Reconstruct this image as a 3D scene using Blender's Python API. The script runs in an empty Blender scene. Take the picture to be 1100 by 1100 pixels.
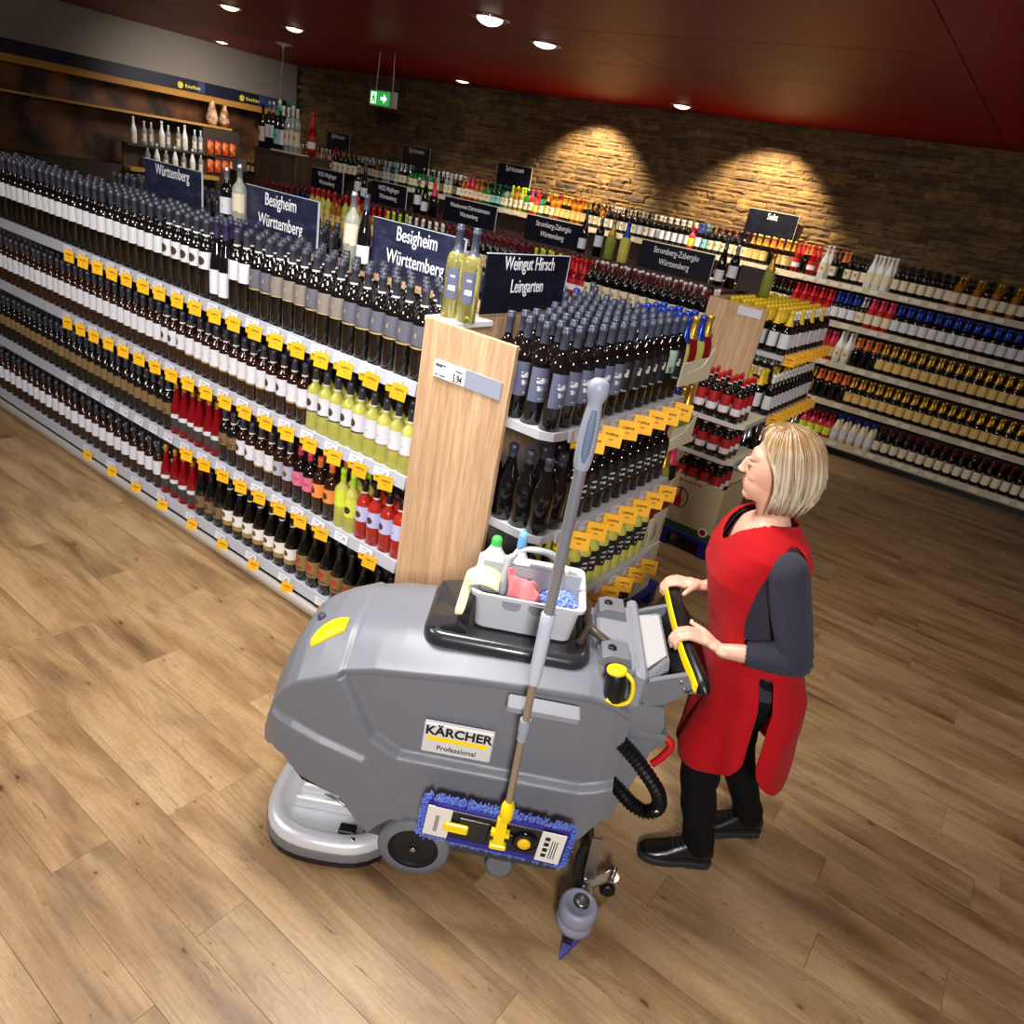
import bpy, bmesh, math, random
from mathutils import Vector, Matrix, noise
rnd = random.Random(7)
SC = bpy.context.scene
COL = SC.collection
PI = math.pi
# ---------------------------------------------------------------- camera
CH = 2.3                                   # camera height in metres
cam_d = bpy.data.cameras.new('camera'); cam_d.sensor_width = 36.0; cam_d.lens = 36.0*784.285/1100.0
cam = bpy.data.objects.new('camera', cam_d); COL.objects.link(cam)
Rr = Vector((0.79052463, 0.58901536, 0.16772514)); Rd = Vector((0.37439531, -0.24805935, -0.8934734)); Rf = Vector((-0.48466376, 0.76910823, -0.41662161))
mw = Matrix.Identity(4)
for i in range(3):
    mw[i][0] = Rr[i]; mw[i][1] = -Rd[i]; mw[i][2] = -Rf[i]
mw[2][3] = CH
cam.matrix_world = mw
cam_d.clip_start = 0.05; cam_d.clip_end = 60
SC.camera = cam
# ---------------------------------------------------------------- world, exposure
W = bpy.data.worlds.new('world'); SC.world = W; W.use_nodes = True
W.node_tree.nodes['Background'].inputs[0].default_value = (0.95, 0.92, 1.0, 1)
W.node_tree.nodes['Background'].inputs[1].default_value = 0.075
SC.view_settings.view_transform = 'Standard'; SC.view_settings.look = 'None'
SC.view_settings.exposure = 0.0; SC.view_settings.gamma = 1.0; SC.view_settings.use_curve_mapping = False
# ---------------------------------------------------------------- lights: key, added fills, aisle lights, wall washers
def area(name, loc, aim, size, power, color=(1, 1, 1), sizey=None, spread=180):
    d = bpy.data.lights.new(name, 'AREA'); d.energy = power; d.size = size; d.color = color; d.spread = math.radians(spread)
    if sizey: d.shape = 'RECTANGLE'; d.size_y = sizey
    o = bpy.data.objects.new(name, d); COL.objects.link(o); o.location = loc
    o.rotation_euler = (Vector(aim)-Vector(loc)).to_track_quat('-Z', 'Y').to_euler()
    return o
def spot(name, loc, aim, power, angle, blend=.4, color=(1, .85, .62), r=.04):
    d = bpy.data.lights.new(name, 'SPOT'); d.energy = power; d.spot_size = math.radians(angle); d.spot_blend = blend; d.color = color; d.shadow_soft_size = r
    o = bpy.data.objects.new(name, d); COL.objects.link(o); o.location = loc
    o.rotation_euler = (Vector(aim)-Vector(loc)).to_track_quat('-Z', 'Y').to_euler()
    return o
area('key_light', (1.25, -1.6, 3.15), (-2.0, 2.2, 0.8), 0.55, 92, (1, .98, .96), spread=120)
area('overhead_fill', (-1.75, 1.75, 3.24), (-1.65, 1.7, 0.0), 0.9, 78, (1, .98, .97), spread=150)  # added overhead fill to lift the machine's top, not a real fixture
area('overhead_fill_left', (-3.6, 0.2, 3.2), (-3.2, 1.7, 0.0), 1.2, 78, (1, .98, .96), spread=150)  # added fill for the left floor and rack, no fixture there
area('aisle_light_front', (-4.5, 4.4, 3.25), (-4.5, 4.4, 0), 2.2, 22, (1, .93, .84), sizey=0.6)
area('booth_fill', (-9.8, 6.9, 3.2), (-11.6, 7.4, 1.9), .9, 30, (1, .94, .86), spread=105)  # added fill to brighten the deli booth
area('aisle_light_right', (-0.6, 4.6, 3.25), (-0.6, 5.0, 0), 1.2, 22, (1, .88, .7))
area('rack_fill_back', (-5.0, 7.5, 3.2), (-5.0, 8.9, 0.9), 7.0, 34, (1, .91, .78), sizey=0.3, spread=75)  # added strip fill, spread narrowed to light the wall shelves only
for (x, p) in ((-5.5, 330), (-3.15, 330)):
    spot('wall_washer', (x, 8.55, 3.22), (x-.1, 9.25, 2.1), p, 92, .5, (1, .80, .50), .03)
# ---------------------------------------------------------------- helpers
def tag(o, label=None, cat=None, group=None, kind=None):
    if label: o['label'] = label
    if cat: o['category'] = cat
    if group: o['group'] = group
    if kind: o['kind'] = kind
    return o
def empty(name, loc=(0, 0, 0), rz=0, label=None, cat=None, group=None):
    o = bpy.data.objects.new(name, None); COL.objects.link(o); o.location = loc; o.rotation_euler = (0, 0, rz)
    o.empty_display_size = .05
    return tag(o, label, cat, group)
def link(name, me, parent=None, loc=None, rz=0):
    o = bpy.data.objects.new(name, me); COL.objects.link(o)
    if parent: o.parent = parent
    if loc is not None: o.location = loc
    if rz: o.rotation_euler = (0, 0, rz)
    return o
def copy_tree(o, parent=None, kids=None):
    c = o.copy(); COL.objects.link(c); c.parent = parent
    for ch in (kids if kids is not None else list(o.children)):
        copy_tree(ch, c)
    return c
class MB:
    def __init__(s): s.v = []; s.f = []; s.m = []; s.M = Matrix.Identity(4); s.sm = []; s.uv = {}
    def add(s, vs, fs, mi=0, smooth=False):
        b = len(s.v); s.v += [tuple(s.M @ Vector(p)) for p in vs]
        for f in fs: s.f.append([b+i for i in f]); s.m.append(mi); s.sm.append(smooth)
    def box(s, x0, x1, y0, y1, z0, z1, mi=0):
        vs = [(x0, y0, z0), (x1, y0, z0), (x1, y1, z0), (x0, y1, z0), (x0, y0, z1), (x1, y0, z1), (x1, y1, z1), (x0, y1, z1)]
        s.add(vs, [(0, 3, 2, 1), (4, 5, 6, 7), (0, 1, 5, 4), (1, 2, 6, 5), (2, 3, 7, 6), (3, 0, 4, 7)], mi)
    def bbox(s, x0, x1, y0, y1, z0, z1, b=.004, mi=0, axis='z'):
        # box with its edges along one axis and the top/bottom rims bevelled
        def rr(q):
            return [(x0+q, y0+b+0), (x0+b, y0+q)] if 0 else None
        ring = lambda i: [(x0+b, y0+i), (x1-b, y0+i), (x1-i, y0+b), (x1-i, y1-b), (x1-b, y1-i), (x0+b, y1-i), (x0+i, y1-b), (x0+i, y0+b)]
        rings = [(z0, b), (z0+b, 0), (z1-b, 0), (z1, b)]
        vs = []
        for z, i in rings:
            vs += [(px, py, z) for px, py in ring(i)]
        fs = [tuple(reversed(range(8))), tuple(range(24, 32))]
        for k in range(3):
            for i in range(8):
                j = (i+1) % 8; fs.append((k*8+i, k*8+j, (k+1)*8+j, (k+1)*8+i))
        s.add(vs, fs, mi)
    def loft(s, rings, mi=0, caps=True, smooth=True, closed=True):
        n = len(rings[0]); vs = [p for r in rings for p in r]; fs = []
        for k in range(len(rings)-1):
            for i in range(n if closed else n-1):
                j = (i+1) % n; fs.append((k*n+i, k*n+j, (k+1)*n+j, (k+1)*n+i))
        s.add(vs, fs, mi, smooth)
        if caps:
            b = (len(rings)-1)*n
            s.add(rings[0], [tuple(reversed(range(n)))], mi); s.add(rings[-1], [tuple(range(n))], mi)
    def lathe(s, prof, seg=16, c=(0, 0, 0), axis=(0, 0, 1), mi=0, caps=True, smooth=True):
        q = Vector((0, 0, 1)).rotation_difference(Vector(axis)); c = Vector(c); rings = []
        for r, h in prof:
            rings.append([tuple(c+q @ Vector((r*math.cos(2*PI*i/seg), r*math.sin(2*PI*i/seg), h))) for i in range(seg)])
        s.loft(rings, mi, caps, smooth)
    def tube(s, pts, r, seg=10, mi=0, smooth=True, caps=True):
        pts = [Vector(p) for p in pts]; n = len(pts); rs = r if isinstance(r, (list, tuple)) else [r]*n
        rings = []; up = None
        for i, p in enumerate(pts):
            t = (pts[min(i+1, n-1)]-pts[max(i-1, 0)]).normalized()
            if up is None:
                up = t.cross(Vector((0, 0, 1)));
                if up.length < .05: up = t.cross(Vector((1, 0, 0)))
                up.normalize()
            up = (up-t*up.dot(t)).normalized(); bi = t.cross(up)
            rings.append([tuple(p+(up*math.cos(2*PI*k/seg)+bi*math.sin(2*PI*k/seg))*rs[i]) for k in range(seg)])
        s.loft(rings, mi, caps, smooth)
    def prism(s, poly, h0, h1, plane='xz', mi=0, inset=0, hin=0, smooth=False):
        # polygon extruded along the third axis, optional bevel at the h0 side
        def P(a, b, c): return {'xz': (a, c, b), 'xy': (a, b, c), 'yz': (c, a, b)}[plane]
        n = len(poly); cx = sum(p[0] for p in poly)/n; cy = sum(p[1] for p in poly)/n
        rings = []
        if inset:
            sh = [(cx+(a-cx)*(1-inset), cy+(b-cy)*(1-inset)) for a, b in poly]
            rings.append([P(a, b, h0) for a, b in sh]); rings.append([P(a, b, h0+hin) for a, b in poly])
        else: rings.append([P(a, b, h0) for a, b in poly])
        rings.append([P(a, b, h1) for a, b in poly])
        s.loft(rings, mi, True, smooth)
    def build(s, name, mats, parent=None, loc=None, rz=0, autosm=None, fix=True):
        me = s.mesh(name, mats, fix)
        o = link(name, me, parent, loc, rz)
        return o
    def mesh(s, name, mats, fix=True):
        me = bpy.data.meshes.new(name); me.from_pydata(s.v, [], s.f)
        if not isinstance(mats, (list, tuple)): mats = [mats]
        for m in mats: me.materials.append(m)
        me.polygons.foreach_set('material_index', s.m); me.polygons.foreach_set('use_smooth', s.sm)
        if fix:
            bm = bmesh.new(); bm.from_mesh(me); bmesh.ops.recalc_face_normals(bm, faces=bm.faces); bm.to_mesh(me); bm.free()
        me.update(); return me
def bezier(P, n=12):
    # Catmull-Rom through the points
    P = [Vector(p) for p in P]; out = []
    for i in range(len(P)-1):
        p0 = P[max(i-1, 0)]; p1 = P[i]; p2 = P[i+1]; p3 = P[min(i+2, len(P)-1)]
        for k in range(n):
            t = k/n; out.append(.5*((2*p1)+(p2-p0)*t+(2*p0-5*p1+4*p2-p3)*t*t+(3*p1-p0-3*p2+p3)*t**3))
    out.append(P[-1]); return out
def lerp_tab(tab, x):
    if x <= tab[0][0]: return tab[0][1:]
    for a, b in zip(tab, tab[1:]):
        if x <= b[0]:
            t = (x-a[0])/(b[0]-a[0]); return tuple(p+(q-p)*t for p, q in zip(a[1:], b[1:]))
    return tab[-1][1:]
# ---------------------------------------------------------------- materials
MATS = {}
def lin(c):
    return tuple((v/255/12.92 if v/255 <= .04045 else ((v/255+.055)/1.055)**2.4) for v in c)+(1,)
def mat(name, rgb, rough=.5, metal=0, coat=0, emit=None, es=0, trans=0, ior=1.45, spec=.5, bump=None, var=None, sheen=0):
    if name in MATS: return MATS[name]
    m = bpy.data.materials.new(name); m.use_nodes = True; nt = m.node_tree; b = nt.nodes['Principled BSDF']
    b.inputs['Base Color'].default_value = lin(rgb); b.inputs['Roughness'].default_value = rough; b.inputs['Metallic'].default_value = metal
    b.inputs['Coat Weight'].default_value = coat; b.inputs['IOR'].default_value = ior; b.inputs['Transmission Weight'].default_value = trans
    b.inputs['Specular IOR Level'].default_value = spec; b.inputs['Sheen Weight'].default_value = sheen
    if emit: b.inputs['Emission Color'].default_value = lin(emit); b.inputs['Emission Strength'].default_value = es
    if bump or var:
        tc = nt.nodes.new('ShaderNodeTexCoord')
        nz = nt.nodes.new('ShaderNodeTexNoise'); sc = (bump or var)[0]; nz.inputs['Scale'].default_value = sc; nz.inputs['Detail'].default_value = 4
        mp = nt.nodes.new('ShaderNodeMapping'); nt.links.new(tc.outputs['Object'], mp.inputs[0]); nt.links.new(mp.outputs[0], nz.inputs['Vector'])
        if bump and len(bump) > 2: mp.inputs['Scale'].default_value = bump[2]
        if bump:
            bp = nt.nodes.new('ShaderNodeBump'); bp.inputs['Strength'].default_value = bump[1]; bp.inputs['Distance'].default_value = .01
            nt.links.new(nz.outputs['Fac'], bp.inputs['Height']); nt.links.new(bp.outputs[0], b.inputs['Normal'])
        if var:
            mx = nt.nodes.new('ShaderNodeMix'); mx.data_type = 'RGBA'; mx.inputs[6].default_value = lin(rgb); mx.inputs[7].default_value = lin(var[1])
            rp = nt.nodes.new('ShaderNodeValToRGB'); rp.color_ramp.elements[0].position = .4; rp.color_ramp.elements[1].position = .65
            if bump:
                n2 = nt.nodes.new('ShaderNodeTexNoise'); n2.inputs['Scale'].default_value = var[0]; nt.links.new(mp.outputs[0], n2.inputs['Vector']); src = n2
            else: src = nz
            nt.links.new(src.outputs['Fac'], rp.inputs[0]); nt.links.new(rp.outputs[0], mx.inputs[0]); nt.links.new(mx.outputs[2], b.inputs['Base Color'])
    MATS[name] = m; return m
class NT:
    """small node helper"""
    def __init__(s, name, rough=.5):
        s.m = bpy.data.materials.new(name); s.m.use_nodes = True; s.t = s.m.node_tree; s.b = s.t.nodes['Principled BSDF']; s.b.inputs['Roughness'].default_value = rough
        MATS[name] = s.m
    def n(s, typ, **kw):
        o = s.t.nodes.new('ShaderNode'+typ)
        for k, v in kw.items():
            if k.startswith('i') and k[1:].isdigit(): s.set(o, int(k[1:]), v)
            else: setattr(o, k, v)
        return o
    def set(s, o, i, v):
        if hasattr(v, 'is_output') or hasattr(v, 'links') and hasattr(v, 'node'): s.t.links.new(v, o.inputs[i])
        else: o.inputs[i].default_value = v
    def math(s, op, a, b=0.0, c=None):
        o = s.t.nodes.new('ShaderNodeMath'); o.operation = op; s.set(o, 0, a); s.set(o, 1, b)
        if c is not None: s.set(o, 2, c)
        return o.outputs[0]
    def mix(s, f, a, b, mode='MIX'):
        o = s.t.nodes.new('ShaderNodeMix'); o.data_type = 'RGBA'; o.blend_type = mode; s.set(o, 0, f); s.set(o, 6, a); s.set(o, 7, b); return o.outputs[2]
    def ramp(s, f, stops):
        o = s.t.nodes.new('ShaderNodeValToRGB'); e = o.color_ramp.elements
        while len(e) < len(stops): e.new(.5)
        for el, (p, c) in zip(e, stops): el.position = p; el.color = c if len(c) == 4 else lin(c)
        s.set(o, 0, f); return o.outputs[0]
    def noise(s, vec, scale, detail=3, rough=.5, dist=0):
        o = s.t.nodes.new('ShaderNodeTexNoise'); s.set(o, 'Vector', vec) if 0 else s.t.links.new(vec, o.inputs['Vector'])
        o.inputs['Scale'].default_value = scale; o.inputs['Detail'].default_value = detail; o.inputs['Roughness'].default_value = rough; o.inputs['Distortion'].default_value = dist
        return o.outputs['Fac']
    def mapping(s, vec, loc=(0, 0, 0), scale=(1, 1, 1), rot=(0, 0, 0)):
        o = s.t.nodes.new('ShaderNodeMapping'); s.t.links.new(vec, o.inputs[0])
        for i, v in ((1, loc), (2, rot), (3, scale)):
            if hasattr(v, 'node'): s.t.links.new(v, o.inputs[i])
            else: o.inputs[i].default_value = v
        return o.outputs[0]
    def bump(s, h, strength=.3, dist=.01):
        o = s.t.nodes.new('ShaderNodeBump'); o.inputs['Strength'].default_value = strength; o.inputs['Distance'].default_value = dist
        s.t.links.new(h, o.inputs['Height']); s.t.links.new(o.outputs[0], s.b.inputs['Normal'])
    def out(s, sock, to='Base Color'): s.t.links.new(sock, s.b.inputs[to])
def text_mesh(body, size, bold=.0, xs=1.0, extr=.0006, shear=0, align='CENTER'):
    cu = bpy.data.curves.new('lettering', 'FONT'); cu.body = body; cu.size = size; cu.offset = bold; cu.extrude = extr; cu.align_x = align; cu.align_y = 'CENTER'; cu.resolution_u = 3; cu.shear = shear
    o = bpy.data.objects.new('tmp', cu); COL.objects.link(o)
    dg = bpy.context.evaluated_depsgraph_get(); me = bpy.data.meshes.new_from_object(o.evaluated_get(dg))
    me.transform(Matrix.Scale(xs, 4, (1, 0, 0)))
    bpy.data.objects.remove(o); bpy.data.curves.remove(cu); me.name = 'lettering'; return me
def text(name, body, size, m, parent, loc, rot, bold=.0, xs=1.0, shear=0, extr=.0006):
    me = text_mesh(body, size, bold, xs, extr, shear); me.materials.clear(); me.materials.append(m)
    o = link(name, me, parent, loc); o.rotation_euler = rot; return o
# ================================================================ SETTING
def project(p):
    d = Vector(p)-Vector((0, 0, CH)); z = d.dot(Rf)
    if z < .05: return None
    return 550+784.285*d.dot(Rr)/z, 550+784.285*d.dot(Rd)/z, z
# ---- wood plank material (plank runs along its own x axis)
w = NT('oak_plank', .42)
tc = w.n('TexCoord'); oi = w.n('ObjectInfo'); geo = w.n('NewGeometry')
rndv = w.math('FRACT', w.math('ADD', oi.outputs['Random'], geo.outputs['Random Per Island']))
off = w.n('CombineXYZ'); w.set(off, 0, w.math('MULTIPLY', rndv, 37.0)); w.set(off, 1, w.math('MULTIPLY', rndv, 91.0)); w.set(off, 2, w.math('MULTIPLY', rndv, 13.0))
loc = w.n('VectorMath', operation='ADD'); w.t.links.new(geo.outputs['Position'], loc.inputs[0]); w.t.links.new(off.outputs[0], loc.inputs[1])
vec = loc.outputs[0]
g1 = w.noise(w.mapping(vec, scale=(1.0, 5.0, 1)), 1.3, 4, .55, .5)
g2 = w.noise(w.mapping(vec, scale=(2.0, 60, 1)), 2.0, 6, .7, .2)
g3 = w.noise(w.mapping(vec, scale=(1.2, 4.0, 1)), 1.9, 3, .6, .8)
g4 = w.noise(w.mapping(vec, scale=(1, 1, 1)), 60, 3)
base = w.ramp(g1, [(.28, (108, 80, 52)), (.42, (146, 114, 77)), (.56, (169, 138, 98)), (.74, (184, 155, 116))])
base = w.mix(w.math('MULTIPLY', w.ramp(g3, [(.52, (0, 0, 0)), (.72, (255, 255, 255))]), .55), base, lin((122, 98, 74)))
base = w.mix(w.math('MULTIPLY', w.ramp(g3, [(.26, (255, 255, 255)), (.40, (0, 0, 0))]), .40), base, lin((184, 138, 74)))
streak = w.ramp(g2, [(.34, (120, 92, 66)), (.52, (255, 255, 255))])
base = w.mix(.30, base, streak, 'MULTIPLY'); base = w.mix(.12, base, w.ramp(g4, [(.35, (150, 120, 90)), (.6, (255, 255, 255))]), 'MULTIPLY')
# growth rings as contour lines of a stretched field, fading in and out
fld = w.noise(w.mapping(vec, scale=(.9, 6.5, 1)), 1.0, 1, .4, .35)
rg_ = w.math('SINE', w.math('MULTIPLY', fld, 170.0)); msk = w.ramp(w.noise(w.mapping(vec, scale=(1.3, 4, 1)), 1.5, 1), [(.50, (0, 0, 0)), (.66, (255, 255, 255))])
base = w.mix(w.math('MULTIPLY', w.math('MULTIPLY', w.ramp(rg_, [(.80, (0, 0, 0)), (1.0, (255, 255, 255))]), msk), .35), base, lin((112, 80, 50)))
# hairline cracks
ck = w.noise(w.mapping(vec, scale=(.9, 22, 1)), 1.4, 2, .4, .1); cl = w.math('LESS_THAN', w.math('ABSOLUTE', w.math('SUBTRACT', ck, .5)), .0035)
cm = w.math('GREATER_THAN', w.noise(w.mapping(vec, scale=(1.6, 6, 1)), 2.3, 1), .60)
base = w.mix(w.math('MULTIPLY', w.math('MULTIPLY', cl, cm), .7), base, lin((78, 56, 38)))
# knots
rg = w.n('TexVoronoi', voronoi_dimensions='2D'); wn = w.n('VectorMath', operation='ADD'); w.t.links.new(w.mapping(vec, scale=(1.15, 2.4, 1)), wn.inputs[0])
nzc = w.n('TexNoise'); w.t.links.new(vec, nzc.inputs['Vector']); nzc.inputs['Scale'].default_value = 24; vs_ = w.n('VectorMath', operation='SCALE'); w.t.links.new(nzc.outputs['Color'], vs_.inputs[0]); vs_.inputs['Scale'].default_value = .035
w.t.links.new(vs_.outputs[0], wn.inputs[1]); w.t.links.new(wn.outputs[0], rg.inputs['Vector']); rg.inputs['Scale'].default_value = 2.0
kd = rg.outputs['Distance']; sk = w.n('SeparateColor'); w.t.links.new(rg.outputs['Color'], sk.inputs[0]); big = w.math('MULTIPLY_ADD', w.math('POWER', sk.outputs[0], 7.0), .045, .009)
kr = w.math('DIVIDE', kd, big)
base = w.mix(.8, base, w.ramp(kr, [(.0, (70, 44, 26)), (.3, (120, 84, 54)), (.6, (176, 140, 104)), (1.0, (255, 255, 255))]), 'MULTIPLY')
base = w.mix(.35, base, w.ramp(w.math('MULTIPLY', kr, .25), [(.2, (170, 132, 96)), (1.0, (255, 255, 255))]), 'MULTIPLY')
tone = w.n('HueSaturation'); w.t.links.new(base, tone.inputs['Color']); w.set(tone, 'Value', w.math('MULTIPLY_ADD', rndv, .22, .84)) if 0 else w.t.links.new(w.math('MULTIPLY_ADD', rndv, .09, .90), tone.inputs['Value'])
w.out(tone.outputs[0]); w.bump(g2, .12, .004)
w.t.links.new(w.math('MULTIPLY_ADD', g2, .25, .30), w.b.inputs['Roughness'])
OAK = w.m
GAP = mat('joint_dark', (96, 72, 48), .8)
floor = MB(); floor.box(-13.5, 3.6, -3.0, 9.6, -.06, -.012); floor = floor.build('floor', GAP); tag(floor, kind='structure')
PW, PL = .187, 1.30
pm = MB()
b = .0007
ringq = lambda i, z: [(-PL/2+i, -PW/2+i, z), (PL/2-i, -PW/2+i, z), (PL/2-i, PW/2-i, z), (-PL/2+i, PW/2-i, z)]
pm.loft([ringq(.0004, -.012), ringq(.0004, -b), ringq(.0004+b, 0)], smooth=False)
plank_me = pm.mesh('plank', OAK)
st = MB(); cand = []
for j in range(-4, 51):
    y = j*PW; ox = rnd.random()*PL
    for i in range(-8, 3):
        x = i*PL+ox
        if x+PL/2 < -7.5 or x-PL/2 > 2.6: continue
        q = project((x, y, 0)); inside = False
        if q and -60 < q[0] < 1160 and -20 < q[1] < 1400: inside = True
        under = (y > 2.5 and y < 3.2 and x < -2.3) or (y > 5.7 and x < -1.9) or y > 9
        if inside and not under: cand.append((q[2], x, y))
        else: st.M = Matrix.Translation((x, y, 0)); st.loft([ringq(.0004, -.012), ringq(.0004, -b), ringq(.0004+b, 0)], smooth=False)
cand.sort()
for k, (d, x, y) in enumerate(cand):
    if k < 300: link('plank', plank_me, floor, (x, y, 0))
    else: st.M = Matrix.Translation((x, y, 0)); st.loft([ringq(.0004, -.012), ringq(.0004, -b), ringq(.0004+b, 0)], smooth=False)
o = st.build('plank_field', OAK, floor); o['kind'] = 'stuff'
# ---- ceiling
w = NT('ceiling_red', .42); tc = w.n('TexCoord')
n1 = w.noise(w.mapping(tc.outputs['Object'], scale=(.6, .2, 1)), 2.0, 3)
w.out(w.ramp(n1, [(.3, (150, 2, 6)), (.7, (166, 4, 8))])); w.b.inputs['Specular IOR Level'].default_value = .14
RED = w.m
ceil = MB(); ceil.box(-13.5, 3.6, -1.0, 9.6, 3.312, 3.36); ceil = ceil.build('ceiling', mat('ceiling_void', (25, 2, 2), .8)); tag(ceil, kind='structure')
cp = MB(); cp.bbox(-1.248, 1.248, -.62, .62, 3.30, 3.313, .003); cpm = cp.mesh('ceiling_panel', RED)
for i in range(7):
    for j in range(9): link('ceiling_panel', cpm, ceil, (-12.2+2.5*i, -.35+1.244*j, 0))
# ---- walls
STONEB = mat('wall_mortar', (40, 32, 24), .9)
wb = MB(); wb.box(-12.2, 3.6, 9.33, 9.6, 0, 3.36); wb = wb.build('wall_back', STONEB); tag(wb, kind='structure')
wl = MB(); wl.box(-12.1, -11.8, -3.0, 9.33, 0, 3.36); wl = wl.build('wall_left', mat('wall_plaster', (150, 140, 128), .8, bump=(30, .1))); tag(wl, kind='structure')
w = NT('ledger_stone', .85); tc = w.n('TexCoord'); oi = w.n('ObjectInfo'); geo = w.n('NewGeometry')
rv = w.math('FRACT', w.math('ADD', oi.outputs['Random'], geo.outputs['Random Per Island']))
c = w.ramp(rv, [(.0, (104, 82, 56)), (.25, (140, 112, 74)), (.5, (120, 98, 70)), (.75, (158, 126, 80)), (1, (96, 80, 62))])
n1 = w.noise(geo.outputs['Position'], 9, 5, .6)
w.out(w.mix(.55, c, w.ramp(n1, [(.3, (70, 56, 40)), (.7, (255, 240, 215))]), 'MULTIPLY')); w.bump(w.noise(geo.outputs['Position'], 22, 5, .7), .9, .02)
STONE = w.m
def stone_mb(w_, h, d, r, M, mb):
    # split-faced slip: uneven front (towards -y), 5x3 front grid
    nx, nz = 4, 2; vs = []; fs = []
    for k in range(nz+1):
        for i in range(nx+1):
            edge = (i in (0, nx)) or (k in (0, nz))
            yy = -d*(.55+.45*r.random()) if not edge else -d*(.30+.35*r.random())
            vs.append((-w_/2+w_*i/nx+(0 if i in (0, nx) else (r.random()-.5)*w_*.12), yy, -h/2+h*k/nz+(r.random()-.5)*h*.18*(1 if k in (0, nz) else .5)))
    for k in range(nz):
        for i in range(nx): a = k*(nx+1)+i; fs.append((a, a+1, a+nx+2, a+nx+1))
    bs = len(vs); per = [i for i in range(nx+1)]+[(nx+1)*k+nx for k in range(1, nz+1)]+[(nx+1)*nz+i for i in range(nx-1, -1, -1)]+[(nx+1)*k for k in range(nz-1, 0, -1)]
    for a in per: vs.append((vs[a][0], .02, vs[a][2]))
    n = len(per)
    for i in range(n): j = (i+1) % n; fs.append((per[j], per[i], bs+i, bs+j))
    mb.M = M; mb.add(vs, fs)
sr = random.Random(3); z = 1.62; stones = []
while z < 3.31:
    h = sr.choice((.034, .042, .05, .06, .072)); h = min(h, 3.33-z) if 3.33-z > .02 else .02
    x = -11.8+sr.random()*.2
    while x < 3.5:
        wd = sr.uniform(.10, .42); stones.append((x+wd/2, z+h/2, wd, h, sr.uniform(.02, .055))); x += wd
    z += h
vis = []
for s_ in stones:
    q = project((s_[0], 9.3, s_[1]))
    if q and 184 < q[0] < 917 and q[1] > 0 and s_[1] > 1.95: vis.append((s_[2]*s_[3]/q[2]**2*(2 if s_[0] > -6.2 else 1), s_))
vis.sort(reverse=True); chosen = set(id(v[1]) for v in vis[:300])
variants = {}
rest = MB()
for s_ in stones:
    x, z, wd, h, d = s_
    if id(s_) in chosen:
        key = (int(wd/.08), int(h/.015))
        if key not in variants:
            t = MB(); stone_mb(1, 1, 1, sr, Matrix.Identity(4), t); variants[key] = t.mesh('stone', STONE)
        o = link('stone', variants[key], wb, (x, 9.33, z)); o.scale = (wd*.985, d, h*.95)
    else: stone_mb(wd*.985, h*.95, d, sr, Matrix.Translation((x, 9.33, z)), rest)
o = rest.build('stone_facing', STONE, wb); o['kind'] = 'stuff'
# ---- recessed ceiling lamps
CHROME = mat('chrome', (205, 205, 208), .18, 1); WARM = mat('lamp_glow', (255, 240, 215), .4, emit=(255, 228, 190), es=4)
FROST = mat('lamp_glow_white', (255, 250, 245), .4, emit=(255, 246, 235), es=2.2)
def downlight(x, y, r, label, glow, bulge=.03, power=10):
    if y > 7: power = 1.5
    t = empty('ceiling_lamp', (x, y, 3.3), 0, label, 'ceiling lamp', 'recessed ceiling lamps')
    m_ = MB(); m_.lathe([(r*1.0, 0), (r*1.02, -.006), (r*.95, -.012), (r*.72, -.008), (r*.66, .0)], 28, caps=False); m_.build('trim_ring', CHROME, t)
    m_ = MB(); m_.lathe([(r*.68, -.002), (r*.62, -bulge*.5), (r*.45, -bulge*.9), (r*.2, -bulge*1.15), (.001, -bulge*1.2)], 24, caps=False); m_.build('glass', glow, t)
    d = bpy.data.lights.new('lamp', 'SPOT'); d.energy = power; d.spot_size = 2.4; d.spot_blend = 1; d.color = (1, .88, .72); d.shadow_soft_size = .05
    l = bpy.data.objects.new('lamp', d); COL.objects.link(l); l.parent = t; l.location = (0, 0, -.06)
for x, y, r, lab, g_, bu in ((-4.16, 5.02, .15, 'largest round lamp with bulging frosted glass, near the top centre of the red ceiling', FROST, .045),
        (-4.20, 5.82, .14, 'round recessed lamp just behind the bulging one in the red ceiling', FROST, .03),
        (-7.65, 5.20, .13, 'round recessed lamp at the top left edge of the picture', WARM, .03),
        (-7.73, 6.05, .13, 'round recessed lamp left of the green exit sign, beside the hanging cable', WARM, .03),
        (-11.30, 7.55, .12, 'small round lamp close above the plain plaster wall', WARM, .02),
        (-7.63, 8.80, .13, 'small round lamp over the dark left part of the stone wall', WARM, .02),
        (-4.25, 8.72, .14, 'round lamp above the stone wall between its two bright light patches', WARM, .03)):
    downlight(x, y, r, lab, g_, bu)
# ---- hanging cable with rosette
t = empty('hanging_cable', (-9.35, 7.15, 3.3), 0, 'thin white cable hanging from a small ceiling rose over the wooden pillar', 'cable')
m_ = MB(); m_.lathe([(.11, 0), (.11, -.012), (.02, -.03), (.012, -.06)], 16); m_.build('ceiling_rose', mat('white_plastic', (225, 222, 215), .4), t)
m_ = MB(); m_.tube(bezier([(0, 0, -.03), (.0, 0, -.2), (-.035, 0, -.4), (-.02, 0, -.6), (-.07, 0, -.85), (-.09, 0, -1.1)], 5), .006, 5); m_.build('cord', MATS['white_plastic'], t)
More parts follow.
